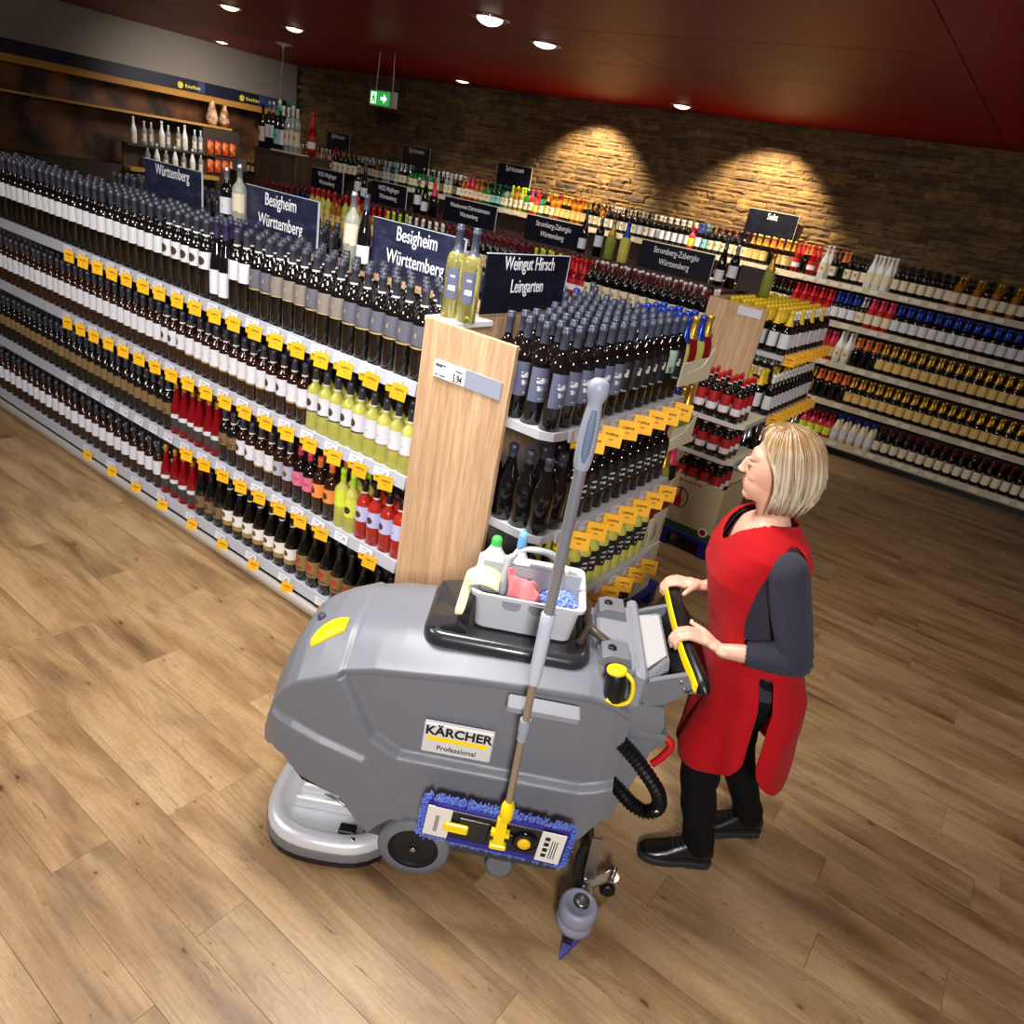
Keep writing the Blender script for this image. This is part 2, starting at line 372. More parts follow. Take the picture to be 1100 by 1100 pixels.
# ---- exit sign
ex, ey, ez = -7.28, 7.0, 2.815
t = empty('exit_sign', (ex, ey, ez), 0, 'green and white running-man exit sign hanging from the red ceiling', 'sign')
GREEN = mat('exit_green', (30, 150, 60), .4, emit=(40, 165, 70), es=.9); WHT = mat('exit_white', (235, 245, 235), .4, emit=(235, 250, 238), es=1.2)
m_ = MB(); m_.bbox(-.19, .21, -.02, .05, -.085, .085, .006); m_.build('housing', mat('sign_housing', (190, 190, 185), .5), t)
m_ = MB(); m_.box(-.18, .14, -.026, -.02, -.072, .072); m_.build('green_panel', GREEN, t)
m_ = MB(); m_.prism([(.0, -.018), (.05, -.018), (.05, -.05), (.105, 0), (.05, .05), (.05, .018), (.0, .018)], -.029, -.026); m_.build('arrow', WHT, t)
m_ = MB(); m_.box(-.165, -.075, -.0285, -.026, -.06, .06); m_.build('white_door', WHT, t)
m_ = MB(); m_.lathe([(.001, 0), (.013, .001), (.013, .003)], 10, (-.112, -.029, .035), (0, -1, 0))
m_.prism([(-.13, .022), (-.105, .02), (-.1, -.01), (-.085, -.03), (-.075, -.055), (-.09, -.055), (-.105, -.03), (-.118, -.018), (-.13, -.04), (-.155, -.045), (-.155, -.032), (-.138, -.028), (-.132, -.005)], -.031, -.0285)
m_.tube([(-.13, -.03, .015), (-.155, -.03, .0)], .005, 6); m_.tube([(-.105, -.03, .012), (-.08, -.03, -.002)], .005, 6); m_.build('running_man', GREEN, t)
m_ = MB()
for sx in (-.13, .15): m_.tube([(sx, .015, .085), (sx+.02 if sx < 0 else sx-.02, .015, .48)], .004, 6)
m_.build('suspension', MATS['white_plastic'], t)
# ================================================================ BOTTLES
def glassmat(name, rgb, rough=.06, trans=0, coat=.3): return mat(name, rgb, rough, 0, coat, trans=trans, ior=1.3 if trans else 1.5)
G = dict(dark=glassmat('glass_dark', (16, 12, 10)), brown=glassmat('glass_brown', (44, 20, 8)), green=glassmat('glass_dark_green', (14, 26, 12)),
    white=glassmat('glass_white_wine', (226, 222, 108), .05, .35), promo=glassmat('glass_pale_gold', (222, 214, 128), .04, .8), rose=glassmat('glass_rose', (205, 52, 38), .06, .35), red=glassmat('glass_red', (150, 16, 26), .06, .3),
    frost=mat('glass_frosted', (188, 190, 170), .35, trans=.35), clear=glassmat('glass_clear', (215, 222, 225), .04, .7), amber=glassmat('glass_amber', (190, 120, 30), .06, .4),
    tgreen=glassmat('glass_green', (20, 120, 50), .06, .3), lime=glassmat('glass_lime', (150, 160, 70), .06, .3), pink=glassmat('glass_pink', (215, 60, 90), .08, .2), cream=mat('bottle_cream', (228, 214, 178), .3), wht=mat('bottle_white', (232, 232, 228), .3))
def capm(n, rgb, rough=.35, metal=.0): return mat('capsule_'+n, rgb, rough, metal)
C = dict(grey=capm('grey', (66, 68, 78), .3, .3), blk=capm('black', (24, 22, 26), .3), purp=capm('purple', (48, 40, 74), .3), red=capm('red', (190, 20, 26)), gold=capm('gold', (206, 160, 62), .3, .7), blue=capm('blue', (38, 66, 170), .25, .5),
    yel=capm('yellow', (232, 196, 40)), lime=capm('lime', (176, 220, 40)), wht=capm('white', (230, 228, 222)), pink=capm('pink', (210, 50, 90)), wine=capm('wine', (96, 28, 34)), silver=capm('silver', (190, 190, 195), .25, .8), green=capm('green', (30, 120, 70)), teal=capm('teal', (60, 170, 170)), orange=capm('orange', (220, 110, 50)), steel=capm('steelblue', (72, 76, 92), .3, .3))
def label_mat(name, base, circ=None, stripe=None, marks=None, rough=.55):
    """paper label; circ=(x,z,radius,rgb), stripe=[(z0,z1,rgb)], marks=(x,z,w,h,rgb) printed blocks broken up like lettering"""
    w = NT('label_'+name, rough); tc = w.n('TexCoord'); sx = w.n('SeparateXYZ'); w.t.links.new(tc.outputs['Object'], sx.inputs[0]); X, Z = sx.outputs[0], sx.outputs[2]
    col = lin(base)
    col = w.mix(0.0, col, col)
    for z0, z1, rgb in (stripe or []):
        f = w.math('MULTIPLY', w.math('GREATER_THAN', Z, z0), w.math('LESS_THAN', Z, z1)); col = w.mix(f, col, lin(rgb))
    for (mx_, mz, mw_, mh, rgb) in (marks or []):
        f = w.math('MULTIPLY', w.math('LESS_THAN', w.math('ABSOLUTE', w.math('SUBTRACT', X, mx_)), mw_/2), w.math('LESS_THAN', w.math('ABSOLUTE', w.math('SUBTRACT', Z, mz)), mh/2))
        n = w.noise(w.mapping(tc.outputs['Object'], scale=(1, 1, .6)), 230, 1)
        f = w.math('MULTIPLY', f, w.math('GREATER_THAN', n, .47)); col = w.mix(f, col, lin(rgb))
    for (cx, cz, cr, rgb) in (circ if isinstance(circ, list) else [circ] if circ else []):
        dx = w.math('SUBTRACT', X, cx); dz = w.math('SUBTRACT', Z, cz)
        d = w.math('SQRT', w.math('ADD', w.math('MULTIPLY', dx, dx), w.math('MULTIPLY', dz, dz)))
        f = w.math('LESS_THAN', d, cr); n = w.noise(tc.outputs['Object'], 160, 2)
        dk = tuple(v*.45 for v in rgb)
        col = w.mix(f, col, w.mix(w.math('GREATER_THAN', n, .5), lin(rgb), lin(dk)))
    w.out(col); return w.m
BRN = (84, 66, 48)
L = dict(
    greygold=label_mat('grey_gold', (92, 92, 104), stripe=[(.0, .142, (176, 150, 92))], marks=[(0, .145, .06, .008, (60, 48, 30)), (0, .19, .01, .02, (190, 170, 110))]),
    tangold=label_mat('tan_gold', (128, 118, 108), stripe=[(.0, .142, (190, 168, 110))], marks=[(0, .19, .008, .02, (200, 170, 120)), (0, .06, .02, .02, (190, 170, 120))]),
    white=label_mat('white', (214, 214, 220), marks=[(0, .125, .006, .014, (40, 40, 50))]),
    whitegold=label_mat('white_gold', (214, 214, 218), stripe=[(.0, .093, (150, 130, 80))], marks=[(0, .13, .006, .014, (40, 40, 50))]),
    whitebig=label_mat('white_big', (214, 214, 220), marks=[(0, .20, .006, .014, (40, 40, 50))]),
    circle=label_mat('white_circle', (212, 212, 218), circ=(-.008, .135, .019, BRN), stripe=[(0, .098, (60, 54, 52))]),
    circlebig=label_mat('white_circle_big', (212, 212, 216), circ=(0, .185, .022, BRN)),
    lilac=label_mat('lilac', (186, 186, 226), circ=(-.004, .13, .017, (92, 66, 60))), lilacm=label_mat('lilac_mark', (190, 190, 228), marks=[(0, .13, .006, .016, (60, 50, 90))]),
    yellow=label_mat('yellow', (206, 220, 60)), yellowc=label_mat('yellow_circle', (212, 218, 70), circ=(0, .12, .018, (70, 60, 44))),
    orange=label_mat('orange', (228, 138, 66), circ=(-.006, .13, .017, (90, 60, 40))), pink=label_mat('pink', (212, 108, 138), marks=[(0, .135, .05, .012, (150, 50, 90))]),
    greyc=label_mat('grey_circle', (170, 170, 184), circ=(0, .13, .015, (130, 100, 66))), tan=label_mat('tan', (122, 98, 62), marks=[(0, .12, .05, .03, (80, 60, 36))]),
    tanred=label_mat('tan_red', (138, 108, 64), circ=(0, .118, .021, (214, 66, 40)), marks=[(0, .08, .06, .012, (50, 36, 22))]),
    gcirc=label_mat('white_gold_circle', (226, 222, 216), circ=(-.004, .118, .016, (116, 90, 50)), stripe=[(0, .084, (150, 124, 66))]),
    tanlow=label_mat('tan_plain', (116, 92, 60), circ=(0, .09, .016, (90, 66, 40))),
    bluegrey=label_mat('blue_grey', (92, 96, 122), marks=[(.0, .175, .034, .022, (222, 222, 226)), (.0, .145, .022, .018, (222, 222, 226)), (.01, .105, .026, .006, (230, 230, 230))]),
    script=label_mat('black_script', (20, 18, 20), marks=[(0, .15, .024, .010, (214, 212, 208)), (0, .125, .03, .012, (214, 212, 208)), (0, .095, .012, .008, (214, 212, 208))]),
    darkletter=label_mat('dark_letter', (30, 28, 34), marks=[(0, .175, .018, .034, (220, 216, 206)), (0, .10, .03, .006, (220, 216, 206))]),
    palegreen=label_mat('pale_green', (176, 200, 176), marks=[(0, .14, .03, .04, (60, 100, 70))]),
    redwhite=label_mat('red_white', (176, 26, 30), stripe=[(.06, .105, (226, 226, 230))]),
    amberl=label_mat('amber', (222, 190, 120), marks=[(0, .13, .04, .02, (150, 110, 60))]), cream=label_mat('cream', (220, 208, 180), marks=[(0, .10, .03, .03, (90, 70, 50))]),
    teal=label_mat('teal', (130, 190, 196), marks=[(0, .1, .05, .02, (40, 90, 100))]), nightv=label_mat('grey_vertical', (88, 90, 116), marks=[(0, .12, .03, .02, (235, 235, 235)), (0, .165, .02, .008, (220, 220, 220))]))
def prof(kind, h, r):
    if kind == 'bordeaux': P = [(.02, .004), (.90, 0), (1, .012), (1, .60), (.97, .645), (.82, .69), (.55, .728), (.40, .76), (.37, .80), (.36, .93), (.40, .935), (.40, .965), (.36, .97), (.36, 1.0)]
    elif kind == 'flute': P = [(.02, .004), (.90, 0), (1, .012), (1, .42), (.95, .50), (.78, .60), (.55, .70), (.42, .78), (.37, .86), (.36, .94), (.41, .945), (.41, .97), (.38, .975), (.38, 1.0)]
    elif kind == 'sparkling': P = [(.02, .004), (.88, 0), (1, .015), (1, .46), (.94, .53), (.74, .63), (.52, .72), (.40, .80), (.34, .88), (.36, .92), (.42, .93), (.42, .985), (.30, 1.0)]
    elif kind == 'spirit': P = [(.02, .004), (.95, 0), (1, .012), (1, .62), (.95, .68), (.62, .74), (.36, .78), (.34, .90), (.40, .905), (.40, .99), (.38, 1.0)]
    elif kind == 'squat': P = [(.02, .004), (.95, 0), (1, .015), (1, .55), (.9, .62), (.5, .68), (.3, .74), (.28, .86), (.36, .87), (.36, .99), (.33, 1.0)]
    return [(a*r, b_*h) for a, b_ in P]
def sub_prof(P, z0, z1, e=.0008):
    out = []
    def at(z):
        for (a, b_), (c, d) in zip(P[1:], P[2:]):
            if b_ <= z <= d: return a+(c-a)*((z-b_)/(d-b_+1e-9))
        return P[-1][0]
    zs = sorted({z0, z1} | {b_ for a, b_ in P[1:] if z0 < b_ < z1}); return [(at(z)+e, z) for z in zs]
BT = {}
def bottle_type(key, kind, h, r, glass, cap, capz=.78, label=None, lz=(.30, .56), arc=200, ring=None, words='', seg=16, foil=False):
    P = prof(kind, h, r)
    g_ = MB(); g_.lathe(P, seg); gm = g_.mesh('wine_bottle', G[glass])
    parts = []
    c_ = MB(); cp_ = sub_prof(P, capz*h, h*.999, .0011)
    c_.lathe(cp_, seg, caps=False); rt = cp_[-1][0]; c_.lathe([(rt, h*.999), (rt*.9, h+.0015), (.001, h+.0015)], seg, caps=False, smooth=False)
    if foil:
        c_.lathe([(cp_[0][0]+.0035, capz*h+.004), (cp_[0][0]+.004, capz*h+.010), (cp_[0][0]+.001, capz*h+.014)], seg, caps=False)
    parts.append(('capsule', c_.mesh('capsule', C[cap])))
    if ring:
        c_ = MB(); rr = cp_[0][0]+.0012; c_.lathe([(rr, capz*h-.004), (rr, capz*h+.004)], seg, caps=False); parts.append(('capsule_ring', c_.mesh('capsule_ring', C[ring])))
    if label:
        c_ = MB(); n = 9; a0 = math.radians(-90-arc/2); rows = []
        for z in (lz[0]*h, lz[1]*h):
            rows.append([((r+.0009)*math.cos(a0+math.radians(arc)*i/n), (r+.0009)*math.sin(a0+math.radians(arc)*i/n), z) for i in range(n+1)])
        c_.loft(rows, caps=False, closed=False); parts.append(('label', c_.mesh('label', L[label])))
    BT[key] = dict(g=gm, parts=parts, h=h, r=r, words=words); return BT[key]
T1, H1, R1 = 'bordeaux', .385, .0405      # the litre bottles of the top shelf
T2, H2, R2 = 'bordeaux', .300, .0372
bottle_type('greygold', T1, H1, R1, 'dark', 'grey', .80, 'greygold', (.35, .60), 210, 'wht', 'grey gold-edged label')
bottle_type('tangold', T1, H1, R1, 'dark', 'grey', .80, 'tangold', (.36, .60), 210, 'wht', 'silvery tan label')
bottle_type('plainwhite', T1, H1, R1, 'dark', 'grey', .80, 'whitebig', (.38, .62), 230, 'wht', 'broad white label')
bottle_type('slim', 'flute', .40, .036, 'dark', 'purp', .78, 'whitebig', (.10, .40), 230, None, 'tall white label and purple capsule')
bottle_type('bigcircle', T1, H1, R1, 'dark', 'grey', .80, 'circlebig', (.38, .60), 230, 'wht', 'round brown emblem on white label')
bottle_type('whitemark', T2, H2, R2, 'white', 'grey', .80, 'whitegold', (.28, .60), 210, 'wht', 'pale yellow wine and plain white label')
bottle_type('whitecirc', T2, H2, R2, 'white', 'grey', .80, 'circle', (.30, .60), 210, 'wht', 'pale yellow wine and dark round emblem')
bottle_type('darkwhite', T2, H2, R2, 'brown', 'grey', .80, 'whitegold', (.28, .60), 220, 'wht', 'dark glass and plain white label')
bottle_type('darkcirc', T2, H2, R2, 'brown', 'grey', .80, 'circle', (.30, .60), 220, 'wht', 'dark glass and round brown emblem')
bottle_type('roselilac', T2, H2, R2, 'rose', 'blk', .80, 'lilac', (.32, .58), 210, 'wht', 'red rose wine and lilac emblem label')
bottle_type('roselilacm', T2, H2, R2, 'rose', 'blk', .80, 'lilacm', (.32, .58), 210, 'wht', 'red rose wine and plain lilac label')
bottle_type('yellowc', T2, H2, R2, 'white', 'lime', .82, 'yellowc', (.28, .60), 210, None, 'yellow label with round emblem')
bottle_type('yellow', T2, H2, R2, 'white', 'lime', .82, 'yellow', (.36, .66), 210, None, 'plain yellow-green label')
bottle_type('orange', T2, H2, R2, 'brown', 'orange', .84, 'orange', (.32, .56), 210, None, 'orange label with round emblem')
bottle_type('pinkl', T2, H2, R2, 'dark', 'pink', .86, 'pink', (.33, .58), 210, None, 'pink printed label')
bottle_type('greyc', T2, H2, R2, 'brown', 'grey', .80, 'greyc', (.32, .58), 210, 'wht', 'grey label with tan emblem')
bottle_type('tan', T2, H2, R2, 'dark', 'grey', .80, 'tan', (.33, .56), 210, 'wht', 'tan label')
bottle_type('redcirc', 'flute', .31, .036, 'red', 'gold', .88, 'circle', (.14, .40), 210, None, 'bright red wine and white emblem label')
bottle_type('tanred', 'sparkling', .31, .042, 'dark', 'blk', .88, 'tanred', (.20, .50), 200, None, 'tan label with red emblem')
bottle_type('goldwhite', 'sparkling', .31, .042, 'dark', 'blk', .88, 'gcirc', (.18, .48), 200, 'wht', 'white gold-edged label')
bottle_type('tanlow', 'sparkling', .31, .042, 'dark', 'blk', .88, 'tanlow', (.18, .42), 200, None, 'plain tan label low down')
bottle_type('hirsch', T1, .385, .0405, 'dark', 'steel', .80, 'bluegrey', (.24, .58), 120, None, 'blue-grey label with white print')
bottle_type('hirschd', T1, .385, .0405, 'dark', 'steel', .80, 'darkletter', (.24, .58), 120, None, 'black label with pale letters')
bottle_type('hirschg', T1, .385, .0405, 'dark', 'steel', .80, 'palegreen', (.34, .62), 120, None, 'pale green picture label')
bottle_type('round', 'sparkling', .32, .046, 'dark', 'grey', .84, 'script', (.10, .16), 90, None, 'round-bellied plain dark glass')
bottle_type('scriptb', T2, .31, .0375, 'dark', 'blk', .82, 'script', (.25, .60), 120, None, 'black label with white script')
bottle_type('scriptw', T2, .31, .0375, 'white', 'yel', .82, 'script', (.25, .60), 120, None, 'yellow wine and black script label')
bottle_type('promowhite', 'bordeaux', .355, .040, 'promo', 'steel', .72, 'nightv', (.22, .55), 75, None, 'white wine')
bottle_type('frost', 'bordeaux', .36, .041, 'frost', 'silver', .80, 'cream', (.30, .58), 150, None, 'frosted')
bottle_type('promodark', 'bordeaux', .33, .038, 'dark', 'silver', .80, 'white', (.25, .52), 170, None, 'dark')
bottle_type('promoslim', 'flute', .36, .036, 'dark', 'steel', .80, 'white', (.10, .34), 170, None, 'slim')
bottle_type('bluefoil', 'sparkling', .33, .045, 'white', 'blue', .62, None, foil=True)
bottle_type('redfoil', 'sparkling', .33, .045, 'red', 'gold', .66, None, foil=True)
bottle_type('pinkfoil', 'sparkling', .32, .044, 'dark', 'pink', .60, None, foil=True)
bottle_type('goldfoil', 'sparkling', .32, .044, 'lime', 'gold', .62, None, foil=True)
bottle_type('redlabel', T2, .30, .038, 'dark', 'red', .84, 'redwhite', (.18, .60), 200, 'wht')
SPK = list(BT)
for key, kd, h, r, gl, cp_, lb in (('s_clear', 'spirit', .30, .036, 'clear', 'wht', 'cream'), ('s_amber', 'spirit', .29, .037, 'amber', 'gold', 'cream'), ('s_green', 'squat', .28, .042, 'tgreen', 'blk', 'cream'), ('s_dark', 'bordeaux', .30, .037, 'dark', 'blk', 'cream'),
        ('s_darkw', 'bordeaux', .30, .037, 'dark', 'wht', 'white'), ('s_pink', 'squat', .26, .042, 'pink', 'red', 'yellow'), ('s_teal', 'spirit', .30, .037, 'dark', 'teal', 'teal'), ('s_gold', 'sparkling', .31, .043, 'dark', 'gold', 'amberl'), ('s_copper', 'sparkling', .31, .043, 'dark', 'orange', None),
        ('s_yel', 'sparkling', .31, .043, 'dark', 'yel', 'white'), ('s_red', 'sparkling', .31, .043, 'red', 'red', 'redwhite'), ('s_wine', 'bordeaux', .31, .038, 'dark', 'wine', 'cream'), ('s_whitecap', 'bordeaux', .31, .038, 'dark', 'wht', 'tan'), ('s_cream', 'flute', .31, .040, 'cream', 'blue', 'white'),
        ('s_wht', 'flute', .34, .043, 'wht', 'wht', 'cream'), ('s_lime', 'bordeaux', .31, .038, 'lime', 'lime', 'cream'), ('s_redcap', 'bordeaux', .31, .038, 'amber', 'red', 'amberl'), ('s_bluecap', 'spirit', .28, .037, 'clear', 'blue', 'cream'), ('s_litre', 'bordeaux', .36, .042, 'white', 'red', 'amberl'), ('s_bluefoil', 'sparkling', .31, .043, 'dark', 'blue', 'white'), ('s_dgreen', 'spirit', .29, .040, 'green', 'green', 'teal'), ('s_silver', 'sparkling', .31, .043, 'green', 'silver', 'cream'), ('s_rose', 'sparkling', .31, .043, 'rose', 'pink', 'cream')):
    bottle_type(key, kd, h, r, gl, cp_, .80 if kd != 'sparkling' else .66, lb, (.15, .48), 180, seg=10)
ONE = {}
def joined(key):
    if key not in ONE:
        t = BT[key]; bm = bmesh.new(); mats = []
        for me in [t['g']]+[p[1] for p in t['parts']]:
            n0 = len(bm.faces); bm.from_mesh(me); bm.faces.ensure_lookup_table(); mats.append(me.materials[0])
            for f in bm.faces[n0:]: f.material_index = len(mats)-1
        me = bpy.data.meshes.new('bottle'); bm.to_mesh(me); bm.free()
        for m in mats: me.materials.append(m)
        ONE[key] = me
    return ONE[key]
def bottle(key, x, y, z, rz, label, group=None, cat='bottle', name='wine_bottle', parts=True):
    t = BT[key]; rz += (rnd.random()-.5)*.3
    if parts:
        o = link(name, t['g'], None, (x, y, z), rz)
        for n_, me in t['parts']: link(n_, me, o)
    else: o = link(name, joined(key), None, (x, y, z), rz)
    return tag(o, label, cat, group)
def bottle_stuff(name, lst, parent=None, **kw):
    mats = []; V = []; F = []; MI = []; SM = []
    for key, x, y, z, rz in lst:
        t = BT[key]; c_, s_ = math.cos(rz), math.sin(rz)
        for me in [t['g']]+[p[1] for p in t['parts'] if p[0] != 'capsule_ring']:
            m = me.materials[0]
            if m not in mats: mats.append(m)
            mi = mats.index(m); b0 = len(V)
            V += [(x+v.co.x*c_-v.co.y*s_, y+v.co.x*s_+v.co.y*c_, z+v.co.z) for v in me.vertices]
            for p in me.polygons: F.append([b0+i for i in p.vertices]); MI.append(mi); SM.append(p.use_smooth)
    me = bpy.data.meshes.new(name); me.from_pydata(V, [], F)
    for m in mats: me.materials.append(m)
    me.polygons.foreach_set('material_index', MI); me.polygons.foreach_set('use_smooth', SM); me.update()
    o = link(name, me, parent); o['kind'] = 'stuff'
    for k, v in kw.items(): o[k] = v
    return o
ORD = 'first second third fourth fifth sixth seventh eighth ninth tenth eleventh twelfth thirteenth fourteenth fifteenth sixteenth seventeenth eighteenth nineteenth twentieth twenty-first twenty-second twenty-third twenty-fourth twenty-fifth twenty-sixth twenty-seventh twenty-eighth twenty-ninth thirtieth'.split()
ORD += ['%s-%s' % (t, u) for t in ('thirty', 'forty', 'fifty', 'sixty', 'seventy', 'eighty', 'ninety') for u in ORD[:9]+[None] if u]
def ordn(i):
    tens = ['', '', 'twenty', 'thirty', 'forty', 'fifty', 'sixty', 'seventy', 'eighty', 'ninety']; n = i+1
    if n <= 20: return ORD[n-1]
    if n == 100: return 'hundredth'
    if n > 100: return 'hundred and '+ORD[n-101]
    return tens[n//10]+('-'+ORD[n % 10-1] if n % 10 else 'th') if n % 10 else tens[n//10][:-1]+'ieth'
# ================================================================ RACKS
LIP = mat('shelf_lip', (180, 182, 190), .4, .1); SHELF = mat('shelf_grey', (178, 178, 182), .45); BLACK = mat('black_plinth', (18, 18, 20), .35); SPINE = mat('rack_back', (60, 48, 38), .6)
RAILB = mat('shelf_lip_beige', (176, 164, 140), .5)
w = NT('beech_panel', .38); tc = w.n('TexCoord'); oc = tc.outputs['Object']
g1 = w.noise(w.mapping(oc, scale=(1, 1, .06)), 42, 4, .6, .2); g2 = w.noise(w.mapping(oc, scale=(1, 1, .05)), 150, 3, .6)
st_ = w.n('TexVoronoi', voronoi_dimensions='1D'); sx = w.n('SeparateXYZ'); w.t.links.new(oc, sx.inputs[0]); w.t.links.new(w.math('MULTIPLY', w.math('ADD', sx.outputs[0], sx.outputs[1]), 8.5), st_.inputs['W'])
c = w.ramp(g1, [(.3, (196, 158, 120)), (.7, (222, 188, 150))]); c = w.mix(.35, c, w.ramp(g2, [(.35, (190, 150, 112)), (.6, (255, 255, 255))]), 'MULTIPLY')
hs = w.n('HueSaturation'); w.t.links.new(c, hs.inputs['Color']); sv = w.n('SeparateColor'); w.t.links.new(st_.outputs['Color'], sv.inputs[0]); w.t.links.new(w.math('MULTIPLY_ADD', sv.outputs[0], .16, .88), hs.inputs['Value'])
w.out(hs.outputs[0]); w.bump(g2, .08, .003); BEECH = w.m
w = NT('dark_walnut', .5); tc = w.n('TexCoord'); g1 = w.noise(w.mapping(tc.outputs['Object'], scale=(1, 1, .08)), 30, 4, .6)
w.out(w.ramp(g1, [(.3, (58, 42, 32)), (.7, (98, 74, 58))])); WALNUT = w.m
def print_mat(name, base, blocks, rough=.5, ink=(40, 34, 30)):
    w = NT(name, rough); tc = w.n('TexCoord'); sx = w.n('SeparateXYZ'); w.t.links.new(tc.outputs['Object'], sx.inputs[0]); X, Z = sx.outputs[0], sx.outputs[2]
    col = w.mix(0.0, lin(base), lin(base)); n = w.noise(w.mapping(tc.outputs['Object'], scale=(1, 1, .5)), 420, 1)
    for (x0, x1, z0, z1) in blocks:
        f = w.math('MULTIPLY', w.math('MULTIPLY', w.math('GREATER_THAN', X, x0), w.math('LESS_THAN', X, x1)), w.math('MULTIPLY', w.math('GREATER_THAN', Z, z0), w.math('LESS_THAN', Z, z1)))
        f = w.math('MULTIPLY', f, w.math('GREATER_THAN', n, .46)); col = w.mix(f, col, lin(ink))
    w.out(col); return w.m
YTAG = print_mat('tag_yellow', (240, 180, 28), [(-.022, .022, .004, .014), (-.008, .006, -.012, -.006)], ink=(110, 78, 14))
OTAG = print_mat('tag_amber', (248, 182, 46), [(-.026, .026, .004, .015), (-.010, .008, -.016, -.008)], ink=(90, 60, 14))
CARD = print_mat('price_card', (214, 214, 220), [(-.03, .0, .006, .012), (-.03, -.01, -.008, -.004), (.008, .03, -.008, .008)], ink=(120, 120, 130))
def card_mesh(n, m, w_, h): b_ = MB(); b_.box(-w_/2, w_/2, -.0006, .0006, -h/2, h/2); return b_.mesh(n, m)
card_me = card_mesh('price_card', CARD, .092, .046); tag_me = card_mesh('shelf_tag', YTAG, .070, .072); strip_me = card_mesh('shelf_tag', YTAG, .060, .032)
flag_me = card_mesh('shelf_tag', OTAG, .088, .084); cardc_me = card_mesh('price_card', CARD, .070, .044)
# ---------------- rack A (long, faces the camera side, -y)
XA0, XA1 = -6.45, -1.972; ZA = (1.447, 1.02, .592, .16)
rackA = empty('wine_rack', (-4.2, 2.5, 0), 0, 'long wine rack with yellow tags running left from the light wooden end panel', 'rack', 'wine racks')
def P0(root): return Matrix.Translation(-root.location)
def rebuild(mbx, name, mats, root):
    mbx.v = [(p[0]-root.location.x, p[1]-root.location.y, p[2]-root.location.z) for p in mbx.v]; return mbx.build(name, mats, root)
for k, z in enumerate(ZA):
    m_ = MB(); m_.box(XA0, XA1, 2.232, 2.76, z-.03, z, 0)
    sh = rebuild(m_, 'shelf', [SHELF], rackA); sh['label'] = ['topmost shelf board', 'second shelf board from the top', 'third shelf board from the top', 'lowest shelf board above the black plinth'][k]
    m_ = MB(); m_.prism([(2.212, z-.052), (2.222, z+.004), (2.232, z+.006), (2.232, z-.056)], XA0, XA1, 'yz')
    lip = rebuild(m_, 'price_rail', [LIP], rackA); lip.parent = sh
    step = (.163, .166, .166, .30)[k]; x = -2.09-(.0, .02, .07, .35)[k]; i = 0
    tilt = math.atan2(.010, .056)
    while x > -5.0:
        skip = (k == 2 and (i == 1 or x < -3.75)) or False
        for me, dx, dy, dz, rz in ((card_me, 0, -.004, -.022, 0), (tag_me, .048, -.022, -.050, math.radians(22)), (strip_me, -.008, -.008, -.052, math.radians(8))):
            if k == 3 and me is strip_me: continue
            if skip and me is not card_me: continue
            o = link('price_card' if me is card_me else 'shelf_tag', me, sh, (x+dx-rackA.location.x, 2.214+dy-rackA.location.y, z+dz)); o.rotation_euler = (-tilt if me is card_me else (rnd.random()-.5)*.1, (rnd.random()-.5)*.12 + (.10 if me is tag_me else 0), rz+(rnd.random()-.5)*.12)
            if me is tag_me and x < -2.6 and k == 0: pass
        x -= step*(1+(rnd.random()-.5)*.1); i += 1
m_ = MB(); m_.box(XA0, XA1, 2.235, 2.30, .055, .13); rebuild(m_, 'plinth', [BLACK], rackA)
m_ = MB(); m_.box(XA0, XA1, 2.30, 2.75, .0, .13); rebuild(m_, 'plinth_core', [BLACK], rackA)
m_ = MB(); m_.tube([(XA0, 2.208, .066), (XA1-.1, 2.208, .066)], .024, 14); m_.tube([(XA0, 2.226, .028), (XA1-.1, 2.226, .028)], .02, 10); rebuild(m_, 'bumper_rail', [mat('rail_steel', (222, 218, 212), .28, .55)], rackA)
for x in (-4.9, -3.6, -2.4):
    m_ = MB(); m_.box(x-.02, x+.02, 2.24, 2.30, .0, .06); rebuild(m_, 'foot', [BLACK], rackA)
m_ = MB(); m_.box(XA0, -1.99, 2.76, 2.80, 0, 1.70); rebuild(m_, 'back_panel', [SPINE], rackA)
m_ = MB(); m_.box(XA0, -1.99, 2.69, 2.87, 1.70, 1.722); rebuild(m_, 'top_ledge', [BEECH], rackA)
m_ = MB(); m_.box(XA0-.025, XA0, 2.22, 2.80, 0, 1.72); rebuild(m_, 'far_end_panel', [BEECH], rackA)
# ---------------- rack C (short, faces +x) with the wooden end panel
rackC = empty('wine_rack', (-1.65, 2.85, 0), 0, 'short wine rack behind the big light wooden end panel, facing the right aisle', 'rack', 'wine racks')
m_ = MB(); m_.bbox(-1.968, -1.512, 2.220, 2.243, 0.0, 1.728, .002); rebuild(m_, 'end_panel', [BEECH], rackC)['label'] = 'tall light wooden end panel'
m_ = MB(); m_.box(-1.968, -1.935, 2.243, 3.42, 0.0, 1.728); rebuild(m_, 'back_panel', [BEECH], rackC)
m_ = MB(); m_.box(-1.990, -1.84, 2.243, 2.50, 1.708, 1.7279); rebuild(m_, 'top_board', [mat('white_board', (220, 220, 222), .4)], rackC)
